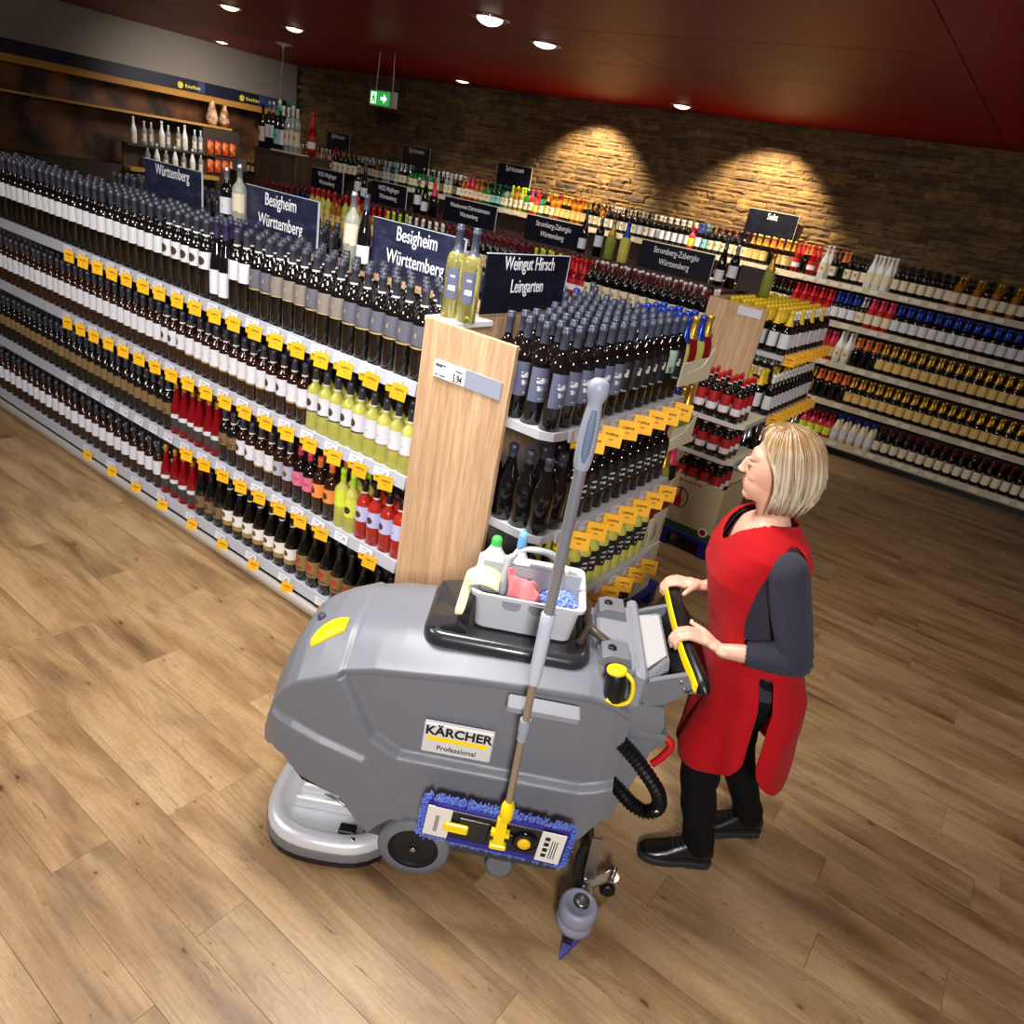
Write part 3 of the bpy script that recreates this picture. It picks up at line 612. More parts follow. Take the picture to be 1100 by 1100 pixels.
# price strip on the end panel
m_ = MB(); m_.box(-1.885, -1.545, 2.214, 2.2195, 1.512, 1.582); ps = rebuild(m_, 'price_holder', [mat('strip_grey', (150, 156, 172), .3)], rackC)
m_ = MB(); m_.box(-1.883, -1.722, 2.211, 2.2139, 1.514, 1.580); cdp = rebuild(m_, 'price_sign', [mat('paper_white', (238, 238, 242), .5)], rackC); cdp.parent = ps
INK = mat('ink_black', (22, 22, 26), .5)
text('price_lettering', '5,94', .044, INK, ps, (-1.758+1.65, 2.2105-2.85, 1.532), (PI/2, 0, 0), .0008, .62)
m_ = MB()
for (x0, x1, z) in ((-1.876, -1.82, 1.566), (-1.876, -1.84, 1.560), (-1.876, -1.858, 1.524), (-1.85, -1.82, 1.524), (-1.77, -1.735, 1.562)): m_.box(x0, x1, 2.2103, 2.211, z-.0022, z+.0022)
rebuild(m_, 'fine_print', [INK], rackC).parent = ps
ZC = (1.447, 1.02, .60, .16); XC = (-1.30, -1.265, -1.25, -1.25)
for k, z in enumerate(ZC):
    xf = XC[k]; m_ = MB()
    m_.prism([(-1.935, 2.245), (xf-.06, 2.245), (xf-.012, 2.275), (xf, 2.33), (xf, 3.42), (-1.935, 3.42)], z-.034, z, 'xy'); sh = rebuild(m_, 'shelf', [SHELF], rackC)
    sh['label'] = ['topmost shelf board', 'second shelf board from the top', 'third shelf board from the top', 'lowest shelf board'][k]
    m_ = MB(); m_.box(xf, xf+.012, 2.36, 3.42, z-.045, z+.004); o = rebuild(m_, 'price_rail', [LIP], rackC); o.parent = sh
    y = 2.42; 
    while y < 3.40:
        o = link('price_card', cardc_me, sh, (xf+.016-rackC.location.x, y-rackC.location.y, z-.022)); o.rotation_euler = (0, 0, PI/2+(rnd.random()-.5)*.1)
        o = link('shelf_tag', flag_me, sh, (xf+.058-rackC.location.x, y+.055-rackC.location.y, z-.048+(rnd.random()-.5)*.006)); o.rotation_euler = (0, (rnd.random()-.5)*.06, .55+(rnd.random()-.5)*.15)
        o = link('shelf_tag', strip_me, sh, (xf+.018-rackC.location.x, y-.01-rackC.location.y, z-.056)); o.rotation_euler = (0, -.1, PI/2-.4)
        y += .142
m_ = MB(); m_.box(-1.935, -1.30, 2.26, 3.41, 0, .12); rebuild(m_, 'plinth', [BLACK], rackC)
m_ = MB(); m_.box(-1.935, -1.31, 3.42, 3.44, 0, 1.44); rebuild(m_, 'far_end_panel', [BEECH], rackC)
# ---------------- island 1, far side shelf behind the ledge
rackB = empty('wine_rack', (-4.2, 3.1, 0), 0, 'back side of the long rack, its bottles showing behind the blue signs', 'rack', 'wine racks')
m_ = MB(); m_.box(XA0, -1.99, 2.80, 3.42, 1.417, 1.447); rebuild(m_, 'shelf', [SHELF], rackB)
m_ = MB(); m_.box(XA0, -1.99, 2.80, 3.38, 0, .16); rebuild(m_, 'plinth', [BLACK], rackB)
m_ = MB(); m_.box(XA0, -1.99, 2.80, 2.84, 0.16, 1.417); rebuild(m_, 'back_panel', [SPINE], rackB)
# ---------------- bottles of rack A
def row_types():
    top = ['greygold']*6+['tangold', 'tangold', 'greygold', 'tangold', 'tangold', 'tangold', 'greygold', 'greygold']+['plainwhite']*2+['slim']*2+['bigcircle']*9
    r2 = ['whitemark']*4+['whitecirc']*5+['darkwhite']*2+['darkcirc']*2+['darkwhite']*9+['darkcirc']*4
    r3 = ['roselilacm']+['roselilac']*3+['yellowc', 'yellow', 'orange', 'orange', 'pinkl', 'pinkl', 'greyc', 'greyc', 'darkwhite', 'darkwhite', 'darkcirc', 'darkcirc', 'tan', 'tan', 'redcirc', 'redcirc', 'redcirc', 'redcirc', 'redcirc', 'redcirc', 'tan']
    r4 = ['tanred']*8+['goldwhite']*7+['tanlow']*3+['redcirc']*4+['darkcirc']*4
    return top, r2, r3, r4
rows = row_types(); RN = ['top shelf', 'second shelf', 'third shelf', 'bottom shelf']
DEPTHW = ['front', 'second', 'third', 'fourth', 'fifth', 'sixth']
stuff_front = []
for k, types in enumerate(rows):
    pitch = (.0835, .0785, .0785, .092)[k]; z = ZA[k]; x0 = -2.022; 
    i = 0; x = x0
    while x > XA0+.05:
        key = types[min(i, len(types)-1)]
        jx = (rnd.random()-.5)*.006; jy = (rnd.random()-.5)*.008
        q = project((x, 2.28, z+.2)); seen = q and q[0] > 178
        y = 2.272+jy
        if seen: bottle(key, x+jx, y, z, 0, 'bottle, %s, %s from end panel, %s' % (BT[key]['words'], ordn(i), RN[k]), 'bottles on the long rack, %s' % RN[k])
        else: stuff_front.append((key, x, y, z, 0))
        nrow = 4 if k == 0 else 2
        for r in range(1, nrow):
            yy = 2.272+r*(.0835 if k == 0 else .085)+(rnd.random()-.5)*.01; xx = x+(rnd.random()-.5)*.014
            if rnd.random() < (.35 if r == 3 else .06) and r > 1: continue
            k2 = 'greygold' if (k == 0 and key in ('tangold',)) else key
            q = project((xx, yy, z+.36))
            if k == 0 and q and q[0] > 182 and r < 5: bottle(k2, xx, yy, z, 0, 'grey-capped bottle, top shelf, %s row, %s column from end panel' % (DEPTHW[r], ordn(i)), 'grey-capped bottles behind the front row of the top shelf', parts=True)
            else: stuff_front.append((k2, xx, yy, z, 0))
        x -= pitch; i += 1
bottle_stuff('wine_bottles', stuff_front, None, label='dense rows of wine bottles behind and left of the countable front bottles', category='bottles')
# ---------------- bottles of rack C
stuffC = []
for k in range(4):
    z = ZC[k]; n = 0; y = 2.300
    while y < 3.38:
        for r in range(7):
            x = XC[k]-.055-r*.086+(rnd.random()-.5)*.008
            if x < -1.88: continue
            if k == 0: key = 'hirschg' if n == 11 and r < 2 else ('hirschd' if n > 5 else 'hirsch')
            elif k == 1: key = 'round' if (n < 2) else 'scriptb'
            elif k == 2: key = 'scriptw' if n > 1 else 'scriptb'
            else: key = 'scriptb'
            yy = y+(rnd.random()-.5)*.008
            front = (r == 0) or (n == 0 and r < 3)
            if k == 0:
                lab = 'steel-capped bottle, top shelf right of end panel, %s row, %s column' % (ordn(n), ordn(r))
                if n < 9 and (r > 4 or (r == 4 and n < 5)): continue
                if r < 6: bottle(key, x, yy, z, PI/2-.55, lab, 'dark bottles on the short rack, top shelf')
                else: stuffC.append((key, x, yy, z, PI/2-.5))
            elif front and k < 4:
                lab = 'bottle, %s, short rack %s shelf, %s row, %s' % (BT[key]['words'], ['', 'second', 'third', 'bottom'][k], ordn(n), ordn(r))
                bottle(key, x, yy, z, PI/2-.5, lab, 'bottles on the short rack, %s shelf' % ['', 'second', 'third', 'bottom'][k])
            elif r < 2 or n < 1: stuffC.append((key, x, yy, z, PI/2-.5))
        y += (.0865 if k != 1 or n > 1 else .098); n += 1
for y_ in (2.88, 2.97, 3.06, 3.3):
    x = -2.06
    while x > -5.6: stuffC.append(('plainwhite', x, y_+(rnd.random()-.5)*.02, 1.447, PI)); x -= .088
bottle_stuff('wine_bottles', stuffC, None, label='dark wine bottles packed behind the front rows of the short rack', category='bottles')
# ---------------- signs
w = NT('slate_navy', .35); tc = w.n('TexCoord'); n1 = w.noise(w.mapping(tc.outputs['Object'], scale=(1, 1, 3)), 7, 6, .7, 1.0)
w.out(w.ramp(n1, [(.3, (20, 22, 40)), (.55, (38, 41, 66)), (.75, (64, 67, 94))])); NAVY = w.m
w = NT('slate_black', .3); tc = w.n('TexCoord'); n1 = w.noise(tc.outputs['Object'], 8, 6, .7, .8)
w.out(w.ramp(n1, [(.35, (8, 9, 18)), (.6, (16, 19, 34)), (.8, (40, 46, 66))])); SLATE = w.m
LET = mat('lettering_white', (240, 240, 245), .5, emit=(240, 240, 245), es=.0)
def sign(loc, rz, w_, h, lines, size, label, m=NAVY, group='wine region signs', xs=.72, tilt=0.0, lead=1.18, dz=0, bold=.012):
    t = empty('region_sign', loc, rz, label, 'sign', group); t.rotation_euler = (tilt, 0, rz)
    b_ = MB(); b_.bbox(-w_/2, w_/2, -.004, .004, 0, h, .001); b_.build('board', m, t)
    b_ = MB(); b_.box(-w_/2-.002, w_/2+.002, -.0055, .0055, h, h+.003); b_.box(w_/2, w_/2+.003, -.0055, .0055, 0, h); b_.build('clear_edge', mat('acrylic', (200, 205, 215), .2), t)
    n = len(lines)
    for i, s_ in enumerate(lines):
        o = text('lettering', s_, size, LET, t, (0, -.0048, h*.55+dz+(n/2-.5-i)*size*lead), (PI/2, 0, 0), size*bold*.55, xs)
    return t
sign((-3.57, 2.75, 1.724), 0, .62, .262, ['Besigheim', 'Württemberg'], .094, 'navy sign reading Besigheim Württemberg, between the two pairs of display bottles', dz=.01)
sign((-2.545, 2.75, 1.724), 0, .60, .262, ['Besigheim', 'Württemberg'], .094, 'navy sign reading Besigheim Württemberg, the nearest, left of the white wines', dz=.01)
sign((-4.62, 2.75, 1.724), 0, .62, .262, ['Württemberg'], .090, 'navy sign reading Württemberg, cut by the left edge of the photo', dz=.07)
t = sign((-1.885, 2.765, 1.745), PI/2, .62, .245, ['Weingut Hirsch', 'Leingarten'], .080, 'black sign reading Weingut Hirsch Leingarten above the short rack', SLATE, dz=.025, xs=.74)
for key, x, y, rz, lab in (('promowhite', -1.945, 2.34, .55, 'white wine bottle with grey-blue label on the wooden end panel, left one of two'), ('promowhite', -1.858, 2.335, .55, 'white wine bottle with grey-blue label on the wooden end panel, right one of two')):
    bottle(key, x, y, 1.728, rz, lab, 'display bottles on the rack tops', name='display_bottle')
for key, x, lab in (('promodark', -4.02, 'dark display bottle with white label left of the frosted one, beside the middle sign'), ('frost', -3.90, 'frosted pale bottle standing at the left edge of the middle Besigheim sign'),
        ('frost', -2.965, 'frosted pale bottle standing between the two Besigheim signs'), ('promoslim', -2.875, 'slim dark bottle with white label touching the nearest Besigheim sign')):
    bottle(key, x, 2.72, 1.722, .3, lab, 'display bottles on the rack tops', name='display_bottle')
for i, (dx, dy) in enumerate(((-1.77, 2.70), (-1.70, 2.72))):
    pass
# ================================================================ ISLAND 2 (behind), WALL RACK, DISPLAYS
rackD = empty('wine_rack', (-5.0, 6.0, 0), 0, 'second long rack across the aisle with black region signs on top', 'rack', 'wine racks')
X2 = -2.05
for z in (1.447,):
    m_ = MB(); m_.box(-7.5, X2, 5.40, 6.55, z-.03, z); sh = rebuild(m_, 'shelf', [SHELF], rackD)
    m_ = MB(); m_.box(-7.5, X2, 5.385, 5.40, z-.045, z+.006); o = rebuild(m_, 'price_rail', [LIP], rackD); o.parent = sh
m_ = MB(); m_.box(-7.5, X2, 5.42, 6.5, 0, 1.40); rebuild(m_, 'body', [SPINE], rackD)
m_ = MB(); m_.box(-7.4, X2, 5.93, 5.97, 1.447, 1.74); m_.box(-7.4, X2, 5.88, 6.02, 1.74, 1.76); rebuild(m_, 'top_ledge', [SPINE], rackD)
rackE = empty('wine_rack', (-1.7, 6.0, 0), 0, 'second short rack with yellow-capped bottles, behind the far wooden end panel', 'rack', 'wine racks')
m_ = MB(); m_.bbox(-2.045, -1.60, 5.375, 5.398, 0, 1.73, .002); rebuild(m_, 'end_panel', [BEECH], rackE)['label'] = 'light wooden end panel'
m_ = MB(); m_.box(-1.81, -1.635, 5.369, 5.374, 1.655, 1.715); o = rebuild(m_, 'price_sign', [MATS['price_card']], rackE)
m_ = MB(); m_.box(-2.045, -2.015, 5.398, 6.6, 0, 1.73); rebuild(m_, 'back_panel', [BEECH], rackE)
strip2 = card_mesh('shelf_tag', OTAG, .088, .074)
for k, (z, xf) in enumerate(((1.447, -1.40), (1.0, -1.38), (.58, -1.37))):
    m_ = MB(); m_.box(-2.01, xf, 5.40, 6.6, z-.035, z); sh = rebuild(m_, 'shelf', [SHELF], rackE)
    y = 5.46
    while y < 6.58:
        o = link('shelf_tag', strip2, sh, (xf+.03-rackE.location.x, y-rackE.location.y, z-.03)); o.rotation_euler = (0, (rnd.random()-.5)*.14, PI/2-.95+(rnd.random()-.5)*.3); y += .112
m_ = MB(); m_.box(-2.01, -1.42, 5.42, 6.58, 0, .12); rebuild(m_, 'plinth', [BLACK], rackE)
# front row of island 2: coloured caps as they change along the row
segs = [(-7.46, 's_wine'), (-6.85, 's_bluecap'), (-6.62, 's_litre'), (-6.28, 's_redcap'), (-6.1, 's_litre'), (-5.95, 's_redcap'), (-5.5, 's_lime'), (-5.2, 's_whitecap'), (-4.7, 's_wine'), (-3.72, 's_lime'), (-3.38, 's_red'), (-3.15, 's_wine'), (X2, None)]
bg = []; CI = {}; capw = {'s_wine': 'dark red cap', 's_bluecap': 'blue cap', 's_litre': 'amber label', 's_redcap': 'bright red cap', 's_lime': 'lime green cap', 's_whitecap': 'whitish cap', 's_red': 'red foil'}
for (xa, key), (xb, _) in zip(segs, segs[1:]):
    x = xa+.04; i = 0
    while x < xb-.02:
        q = project((x, 5.45, 1.8))
        if q and q[0] > 205:
            bottle(key, x, 5.45+(rnd.random()-.5)*.01, 1.447, 0, 'bottle with %s, second rack front row, %s of them from the left' % (capw[key], ordn(CI.setdefault(key, 0))), 'front bottles of the second rack', parts=False, name='capped_bottle'); CI[key] += 1
        else: bg.append((key, x, 5.45, 1.447, 0))
        for r in range(1, 13):
            yy = 5.45+r*.085
            if 5.86 < yy < 6.04: continue
            k2 = 's_wine' if (r > 1 or rnd.random() < .3) else key
            if r in (2, 3) and x > -3.2: k2 = 's_whitecap'
            if rnd.random() < .06: continue
            bg.append((k2, x+(rnd.random()-.5)*.02, yy, 1.447, 0))
        x += .084; i += 1
# short rack E
ed = {0: ['s_yel', 's_yel', 's_darkw', 's_yel', 's_yel'], 1: ['s_yel', 's_whitecap', 's_darkw'], 2: ['s_silver', 's_wine']}
for k, (z, xf) in enumerate(((1.447, -1.45), (1.0, -1.43), (.58, -1.42))):
    n = 0; y = 5.46
    while y < 6.55:
        for r in range(6):
            x = xf-r*.09
            key = ['s_yel', 's_yel', 's_silver'][k] if (n+r) % 3 else ['s_whitecap', 's_dark', 's_wine'][k]
            if k == 0: key = 's_yel' if r > 0 or n % 3 == 0 else 's_darkw'
            if k == 1 and r == 0: key = 's_darkw'
            if (r == 0) or (n == 0 and r < 3): bottle(key, x, y, z, PI/2-.5, 'small bottle, second short rack, %s shelf, %s row, %s' % (['top', 'middle', 'lower'][k], ordn(n), ordn(r)), 'bottles on the second short rack', parts=False, name='capped_bottle')
            elif k == 0 or r < 2: bg.append((key, x, y, z, PI/2))
        y += .092; n += 1
bottle_stuff('wine_bottles', bg, None, label='packed wine bottles behind the front row of the second rack', category='bottles')
for (x, w_, lines, lab, sz) in ((-6.92, .52, ['WZG Möglingen', 'Württemberg'], 'black sign reading WZG Möglingen Württemberg beside the dark wooden pillar', .062), (-5.96, .52, ['WZG Möglingen', 'Württemberg'], 'black sign reading WZG Möglingen Württemberg, right of the slim display bottles', .062),
        (-4.85, .66, ['Weinkonvent Dürrenzimmern', 'Württemberg'], 'black sign reading Weinkonvent Dürrenzimmern Württemberg', .056), (-3.86, .62, ['Stromberg-Zabergäu', 'Württemberg'], 'black sign reading Stromberg-Zabergäu Württemberg behind the Weingut sign', .064),
        (-2.63, .66, ['Stromberg-Zabergäu', 'Württemberg'], 'navy sign reading Stromberg-Zabergäu Württemberg above the white-capped bottles', .068)):
    sign((x, 5.93, 1.76), 0, w_, .215, lines, sz, lab, SLATE, lead=1.25, dz=.0, xs=.72)
sign((-1.96, 5.93, 1.76), 0, .22, .19, [], .05, 'small brown-black sign beside the tall display bottles at the far end panel', mat('sign_brown', (52, 40, 34), .5))
for key, x, lab in (('promodark', -5.52, 'dark display bottle at the right end of the second Möglingen sign'), ('promoslim', -5.42, 'slim dark bottle just left of the Dürrenzimmern sign'), ('pinkfoil', -5.30, 'pink-topped bottle at the left edge of the Dürrenzimmern sign'),
        ('promoslim', -3.52, 'slim bottle standing before the left Stromberg-Zabergäu sign'), ('promodark', -3.36, 'dark bottle with white label between the two Stromberg-Zabergäu signs, left one'), ('goldfoil', -3.24, 'gold-foiled bottle between the two Stromberg-Zabergäu signs'), ('bluefoil', -3.10, 'blue-foiled bottle close to the navy Stromberg-Zabergäu sign'),
        ('promoslim', -2.22, 'slim green-tinted bottle right of the navy Stromberg-Zabergäu sign'), ('promodark', -2.12, 'dark bottle with large white label above the far wooden end panel'), ('goldfoil', -1.83, 'gold-necked bottle standing right of the small brown sign'), ('promodark', -6.40, 'dark display bottle with white label right of the first Möglingen sign'), ('promoslim', -6.30, 'slim display bottle between the two Möglingen signs')):
    bottle(key, x, 5.905, 1.76, .3, lab, 'display bottles on the second rack', name='display_bottle', parts=True)
# ---------------- wooden pillar with large bottles
PX0, PX1, PY0 = -8.32, -7.55, 6.0
t = empty('display_pillar', (-7.9, 6.2, 0), 0, 'dark wooden display pillar topped with large bottles, left of the stone wall', 'pillar')
m_ = MB(); m_.bbox(PX0, PX1, PY0, PY0+.5, 0, 2.03, .004); rebuild(m_, 'body', [WALNUT], t)
m_ = MB(); m_.box(PX0-.02, PX1+.02, PY0-.02, PY0+.52, 2.03, 2.055); rebuild(m_, 'top_board', [WALNUT], t)
m_ = MB(); m_.box(-8.02, PX1+.02, PY0-.0, PY0+.16, 2.055, 2.068); rebuild(m_, 'white_tray', [MATS['white_plastic']], t)
for i, (key, x, dy, sc, lab) in enumerate((('s_dark', -8.27, .05, 1.15, 'dark bottle at the left end of the pillar top'), ('s_darkw', -8.20, .25, 1.3, 'tall dark bottle behind the left end of the pillar top'), ('promodark', -8.14, .06, 1.1, 'dark bottle with white label, left of the teal-labelled ones on the pillar'),
        ('promodark', -8.06, .06, 1.1, 'dark bottle with white label, touching the teal-labelled one on the pillar'), ('s_dgreen', -7.98, .20, 1.35, 'green bottle behind the teal-labelled one on the pillar'), ('s_teal', -7.97, .06, 1.15, 'large bottle with teal label on the pillar'),
        ('s_darkw', -7.88, .06, 1.15, 'dark bottle with white neck right of the teal label on the pillar'), ('s_clear', -7.80, .07, 1.1, 'clear spirit bottle, left one on the white tray'), ('s_clear', -7.72, .07, 1.15, 'clear spirit bottle, middle one on the white tray'), ('s_clear', -7.64, .07, 1.1, 'clear spirit bottle, right one on the white tray'),
        ('s_red', -7.58, .24, 1.1, 'red bottle at the right back corner of the pillar'))):
    z0 = 2.068 if 'white tray' in lab else 2.055
    o = bottle(key, x+(0.03 if i == 0 else 0), PY0+dy, z0, 0, lab, 'bottles on the wooden pillar', parts=False); o.scale = (sc*1.12, sc*1.12, sc*1.38)
t = empty('side_shelf', (-7.2, 6.9, 0), 0, 'dark shelf right of the pillar carrying dark bottles', 'shelf')
m_ = MB(); m_.box(-7.9, -7.1, 6.75, 7.1, 1.86, 1.89); rebuild(m_, 'board', [BLACK], t); m_ = MB(); m_.box(-7.9, -7.1, 6.8, 7.1, 0, 1.86); rebuild(m_, 'body', [SPINE], t)
for i in range(5): bottle('s_dark' if i % 2 else 's_wine', -8.3+.0+1.2-.0-.0+i*.09-.72+.0, 6.82, 1.89, 0, 'dark bottle on the shelf right of the pillar, %s from the left' % ordn(i), 'dark bottles right of the pillar', parts=False)
t = empty('gift_box', (-8.75, 6.1, 1.60), 0, 'pale grey carton on top of a dark stand left of the pillar', 'box'); m_ = MB(); m_.bbox(-.07, .05, -.06, .06, .13, .27, .004); m_.build('carton', mat('carton_grey', (150, 140, 132), .7), t); m_ = MB(); m_.box(-.25, .41, -.02, .3, -1.60, .13); m_.build('stand', SPINE, t)
for i in range(3): bottle('s_gold', -8.60+i*.085, 6.12, 1.585+.145, 0, 'gold-capped bottle left of the pillar, %s from the grey carton' % ordn(i), 'gold-capped bottles left of the pillar', parts=False).scale = (.6, .6, .62)
# ---------------- deli counter at the left wall
deli = empty('deli_counter', (-11.5, 7.9, 0), 0, 'deli booth with dark blue fascia, wooden beam and hanging hams at the left wall', 'counter')
FX = -11.35
m_ = MB(); m_.box(-11.79, FX, 4.0, 8.82, 2.56, 2.72); rebuild(m_, 'fascia', [mat('fascia_blue', (16, 20, 44), .5)], deli)
m_ = MB(); m_.box(FX-.01, FX+.004, 8.25, 8.62, 2.57, 2.71); rebuild(m_, 'blue_panel', [mat('fascia_blue_light', (52, 62, 108), .5)], deli)
m_ = MB(); m_.box(FX-.01, FX+.004, 7.18, 7.30, 2.57, 2.71); rebuild(m_, 'blue_panel', [MATS['fascia_blue_light']], deli)
m_ = MB(); m_.box(-11.75, FX-.02, 4.0, 8.7, 2.47, 2.56); rebuild(m_, 'wooden_beam', [mat('beam_wood', (176, 124, 50), .6)], deli)
m_ = MB(); m_.box(-11.79, -11.70, 4.0, 8.7, 1.0, 2.47); rebuild(m_, 'back_picture', [mat('mural_dark', (30, 20, 14), .6, var=(2.5, (110, 66, 34)))], deli)
m_ = MB(); m_.box(-11.75, FX+.02, 4.0, 7.75, 2.13, 2.16); rebuild(m_, 'counter_board', [mat('beam_tan', (190, 140, 66), .5)], deli)
m_ = MB(); m_.box(-11.75, FX, 4.0, 7.75, 0, 1.45); rebuild(m_, 'counter_body', [SPINE], deli)
HAM = mat('ham', (150, 72, 34), .45, var=(14, (226, 196, 160)))
for y, s_ in ((7.45, 1.0), (7.66, .92)):
    m_ = MB(); m_.lathe([(.012*s_, .30*s_), (.03*s_, .22*s_), (.05*s_, .12*s_), (.085*s_, 0), (.09*s_, -.06*s_), (.06*s_, -.12*s_), (.01, -.15*s_)], 12, (FX-.05, y, 2.29)); rebuild(m_, 'ham', [HAM], deli)
PUR = mat('gold_mark', (206, 190, 60), .5)
for y in (7.02, 8.05):
    m_ = MB(); m_.lathe([(.035, 0), (.045, .002), (.045, .006)], 14, (FX+.004, y-.12, 2.62), (1, 0, 0))
    for i in range(6): m_.box(FX+.004, FX+.008, y-.04+i*.042, y-.012+i*.042, 2.60, 2.635+(.012 if i in (0, 3) else 0))
    rebuild(m_, 'faded_emblem', [PUR], deli)
for i in range(9):
    o = bottle('s_clear' if i % 3 else 's_wht', -11.30+.05*(i % 2), 6.15+i*.13, 1.76, 0, 'pale glass bottle before the deli counter, %s from the left' % ordn(i), 'pale bottles before the deli counter', parts=False)
for i in range(7):
    o = bottle('s_wht' if i % 2 else 's_clear', -11.22, 6.3+i*.14, 1.453, 0, 'pale bottle in the lower row before the deli counter, %s from the left' % ordn(i), 'pale bottles before the deli counter', parts=False)
t = empty('bottle_shelf', (-11.25, 6.8, 0), 0, 'small step shelf of pale bottles at the left edge', 'shelf'); m_ = MB(); m_.box(-11.33, -11.14, 6.0, 7.4, 1.40, 1.45); rebuild(m_, 'lower_board', [MATS['beam_tan']], t); m_ = MB(); m_.box(-11.36, -11.20, 6.0, 7.4, 1.73, 1.76); m_.box(-11.36, -11.34, 6.0, 7.4, 0, 1.73); rebuild(m_, 'upper_board', [SPINE], t)
REDP = mat('pack_red', (196, 34, 26), .4, var=(16, (226, 150, 60)))
for i in range(8):
    t = empty('snack_pack', (-11.252, 7.32+(i % 4)*.13, 1.86 if i < 4 else 1.60), 0, 'red snack pack hanging at the deli counter, %s row, %s' % ('upper' if i < 4 else 'lower', ordn(i % 4)), 'pack', 'red snack packs at the deli counter')
    m_ = MB(); m_.loft([[(-.015*a, -.05, z), (.015*a, -.05, z), (.03*a, 0, z), (.015*a, .05, z), (-.015*a, .05, z), (-.03*a, 0, z)] for z, a in ((-.1, .1), (-.07, 1), (.05, 1), (.09, .1))]); m_.build('bag', REDP, t)
t = empty('hook_board', (-11.3, 7.5, 0), 0, 'dark hook board carrying red snack packs', 'display'); m_ = MB(); m_.box(-11.33, -11.28, 7.22, 7.85, .0, 2.12); rebuild(m_, 'board', [SPINE], t)
# ---------------- wall rack
RX0, RX1 = -11.5, 1.2; ZW = (1.82, 1.42, 1.0, .58, .16)
rackW = empty('spirits_rack', (-5.0, 9.05, 0), 0, 'long wall rack full of small bottles under the stone wall', 'rack')
for k, z in enumerate(ZW):
    yf = 8.86-.03*k*.5
    m_ = MB(); m_.box(RX0, RX1, yf, 9.26, z-.03, z); sh = rebuild(m_, 'shelf', [SHELF], rackW)
    m_ = MB(); m_.prism([(yf-.014, z-.06), (yf-.002, z+.005), (yf+.004, z+.005), (yf+.004, z-.06)], RX0, RX1, 'yz'); o = rebuild(m_, 'price_rail', [RAILB], rackW); o.parent = sh
    if k < 5:
        m_ = MB(); x = RX1-.1
        while x > (RX0 if k == 0 else -3.6): m_.box(x-.045, x+.045, yf-.020, yf-.014, z-.05, z-.006); x -= rnd.choice((.13, .16, .3))
        o = rebuild(m_, 'price_cards', [mat('card_beige', (214, 206, 188), .5)], rackW); o.parent = sh; o['kind'] = 'stuff'
m_ = MB(); m_.box(RX0, RX1, 9.26, 9.30, 0, 1.86); rebuild(m_, 'back_panel', [SPINE], rackW)
m_ = MB(); m_.box(RX0, RX1, 8.88, 9.24, 0, .13); rebuild(m_, 'plinth', [BLACK], rackW)
m_ = MB(); m_.tube([(RX0, 8.80, .10), (RX1, 8.80, .10)], .018, 8); rebuild(m_, 'bumper_rail', [RAILB], rackW)
wr = random.Random(11); WS = []
topsegs = [(-11.3, ['s_dark', 's_clear', 's_amber']), (-10.4, ['s_clear', 's_rose', 's_amber', 's_silver']), (-9.2, ['s_clear', 's_teal', 's_silver']), (-8.55, ['s_tg', 's_green', 's_clear']), (-8.0, ['s_clear', 's_whitecap', 's_darkw']), (-7.5, ['s_amber', 's_gold', 's_rose']), (-7.1, ['s_green', 's_green', 's_dgreen']), (-6.7, ['s_amber', 's_bluecap', 's_lime']), (-6.35, ['s_green', 's_pink', 's_rose']), (-6.0, ['s_amber', 's_redcap', 's_gold']), (-5.3, ['s_dark', 's_amber', 's_darkw']), (-4.9, ['s_darkw', 's_dark']), (-4.25, ['s_darkw']), (-3.85, ['s_teal', 's_bluefoil', 's_pinkx']), (-3.6, ['s_dark', 's_wine']), (-3.1, ['s_copper', 's_gold', 's_gold']), (-2.55, ['s_red', 's_copper']), (-2.25, ['s_wht']), (-2.14, ['s_dark', 's_copper']), (-1.98, ['s_dark']), (-1.75, ['s_wht']), (-1.48, ['s_dark']), (-.9, ['s_amber', 's_dark']), (RX1, None)]
def fix(k): return {'s_tg': 's_green', 's_pinkx': 's_pink'}.get(k, k)
cnt = 0
for (xa, ks), (xb, _) in zip(topsegs, topsegs[1:]):
    x = xa+.04; i = 0
    while x < xb-.01:
        key = fix(ks[i % len(ks)] if len(ks) < 3 else wr.choice(ks)); vis_ = project((x, 8.9, 1.9)); inn = vis_ and 320 < vis_[0] < 925
        if inn: bottle(key, x, 8.91+(wr.random()-.5)*.01, ZW[0], 0, 'small bottle on the wall rack top shelf, %s from the left corner' % ordn(cnt), 'bottles on the wall rack, top shelf', parts=False, name='spirit_bottle'); cnt += 1
        else: WS.append((key, x, 8.91, ZW[0], 0))
        WS.append((key, x+.03, 8.995, ZW[0], 0)); WS.append((fix(wr.choice(ks)), x+.01, 9.08, ZW[0], 0))
        x += .086; i += 1
lows = {1: [(-3.6, 's_wine'), (-2.4, 's_red'), (-2.0, 's_bluefoil'), (-1.75, 's_silver'), (-1.6, 's_rose'), (-1.3, 's_bluefoil')], 2: [(-3.6, 's_silver'), (-2.1, 's_dgreen'), (-1.95, 's_rose'), (-1.8, 's_wht'), (-1.62, 's_copper'), (-1.3, 's_gold')],
        3: [(-3.6, 's_silver'), (-2.1, 's_gold'), (-1.9, 's_copper'), (-1.5, 's_gold')], 4: [(-3.6, 's_dark'), (-2.05, 's_copper'), (-1.85, 's_pink'), (-1.55, 's_cream'), (-1.1, 's_wine')]}
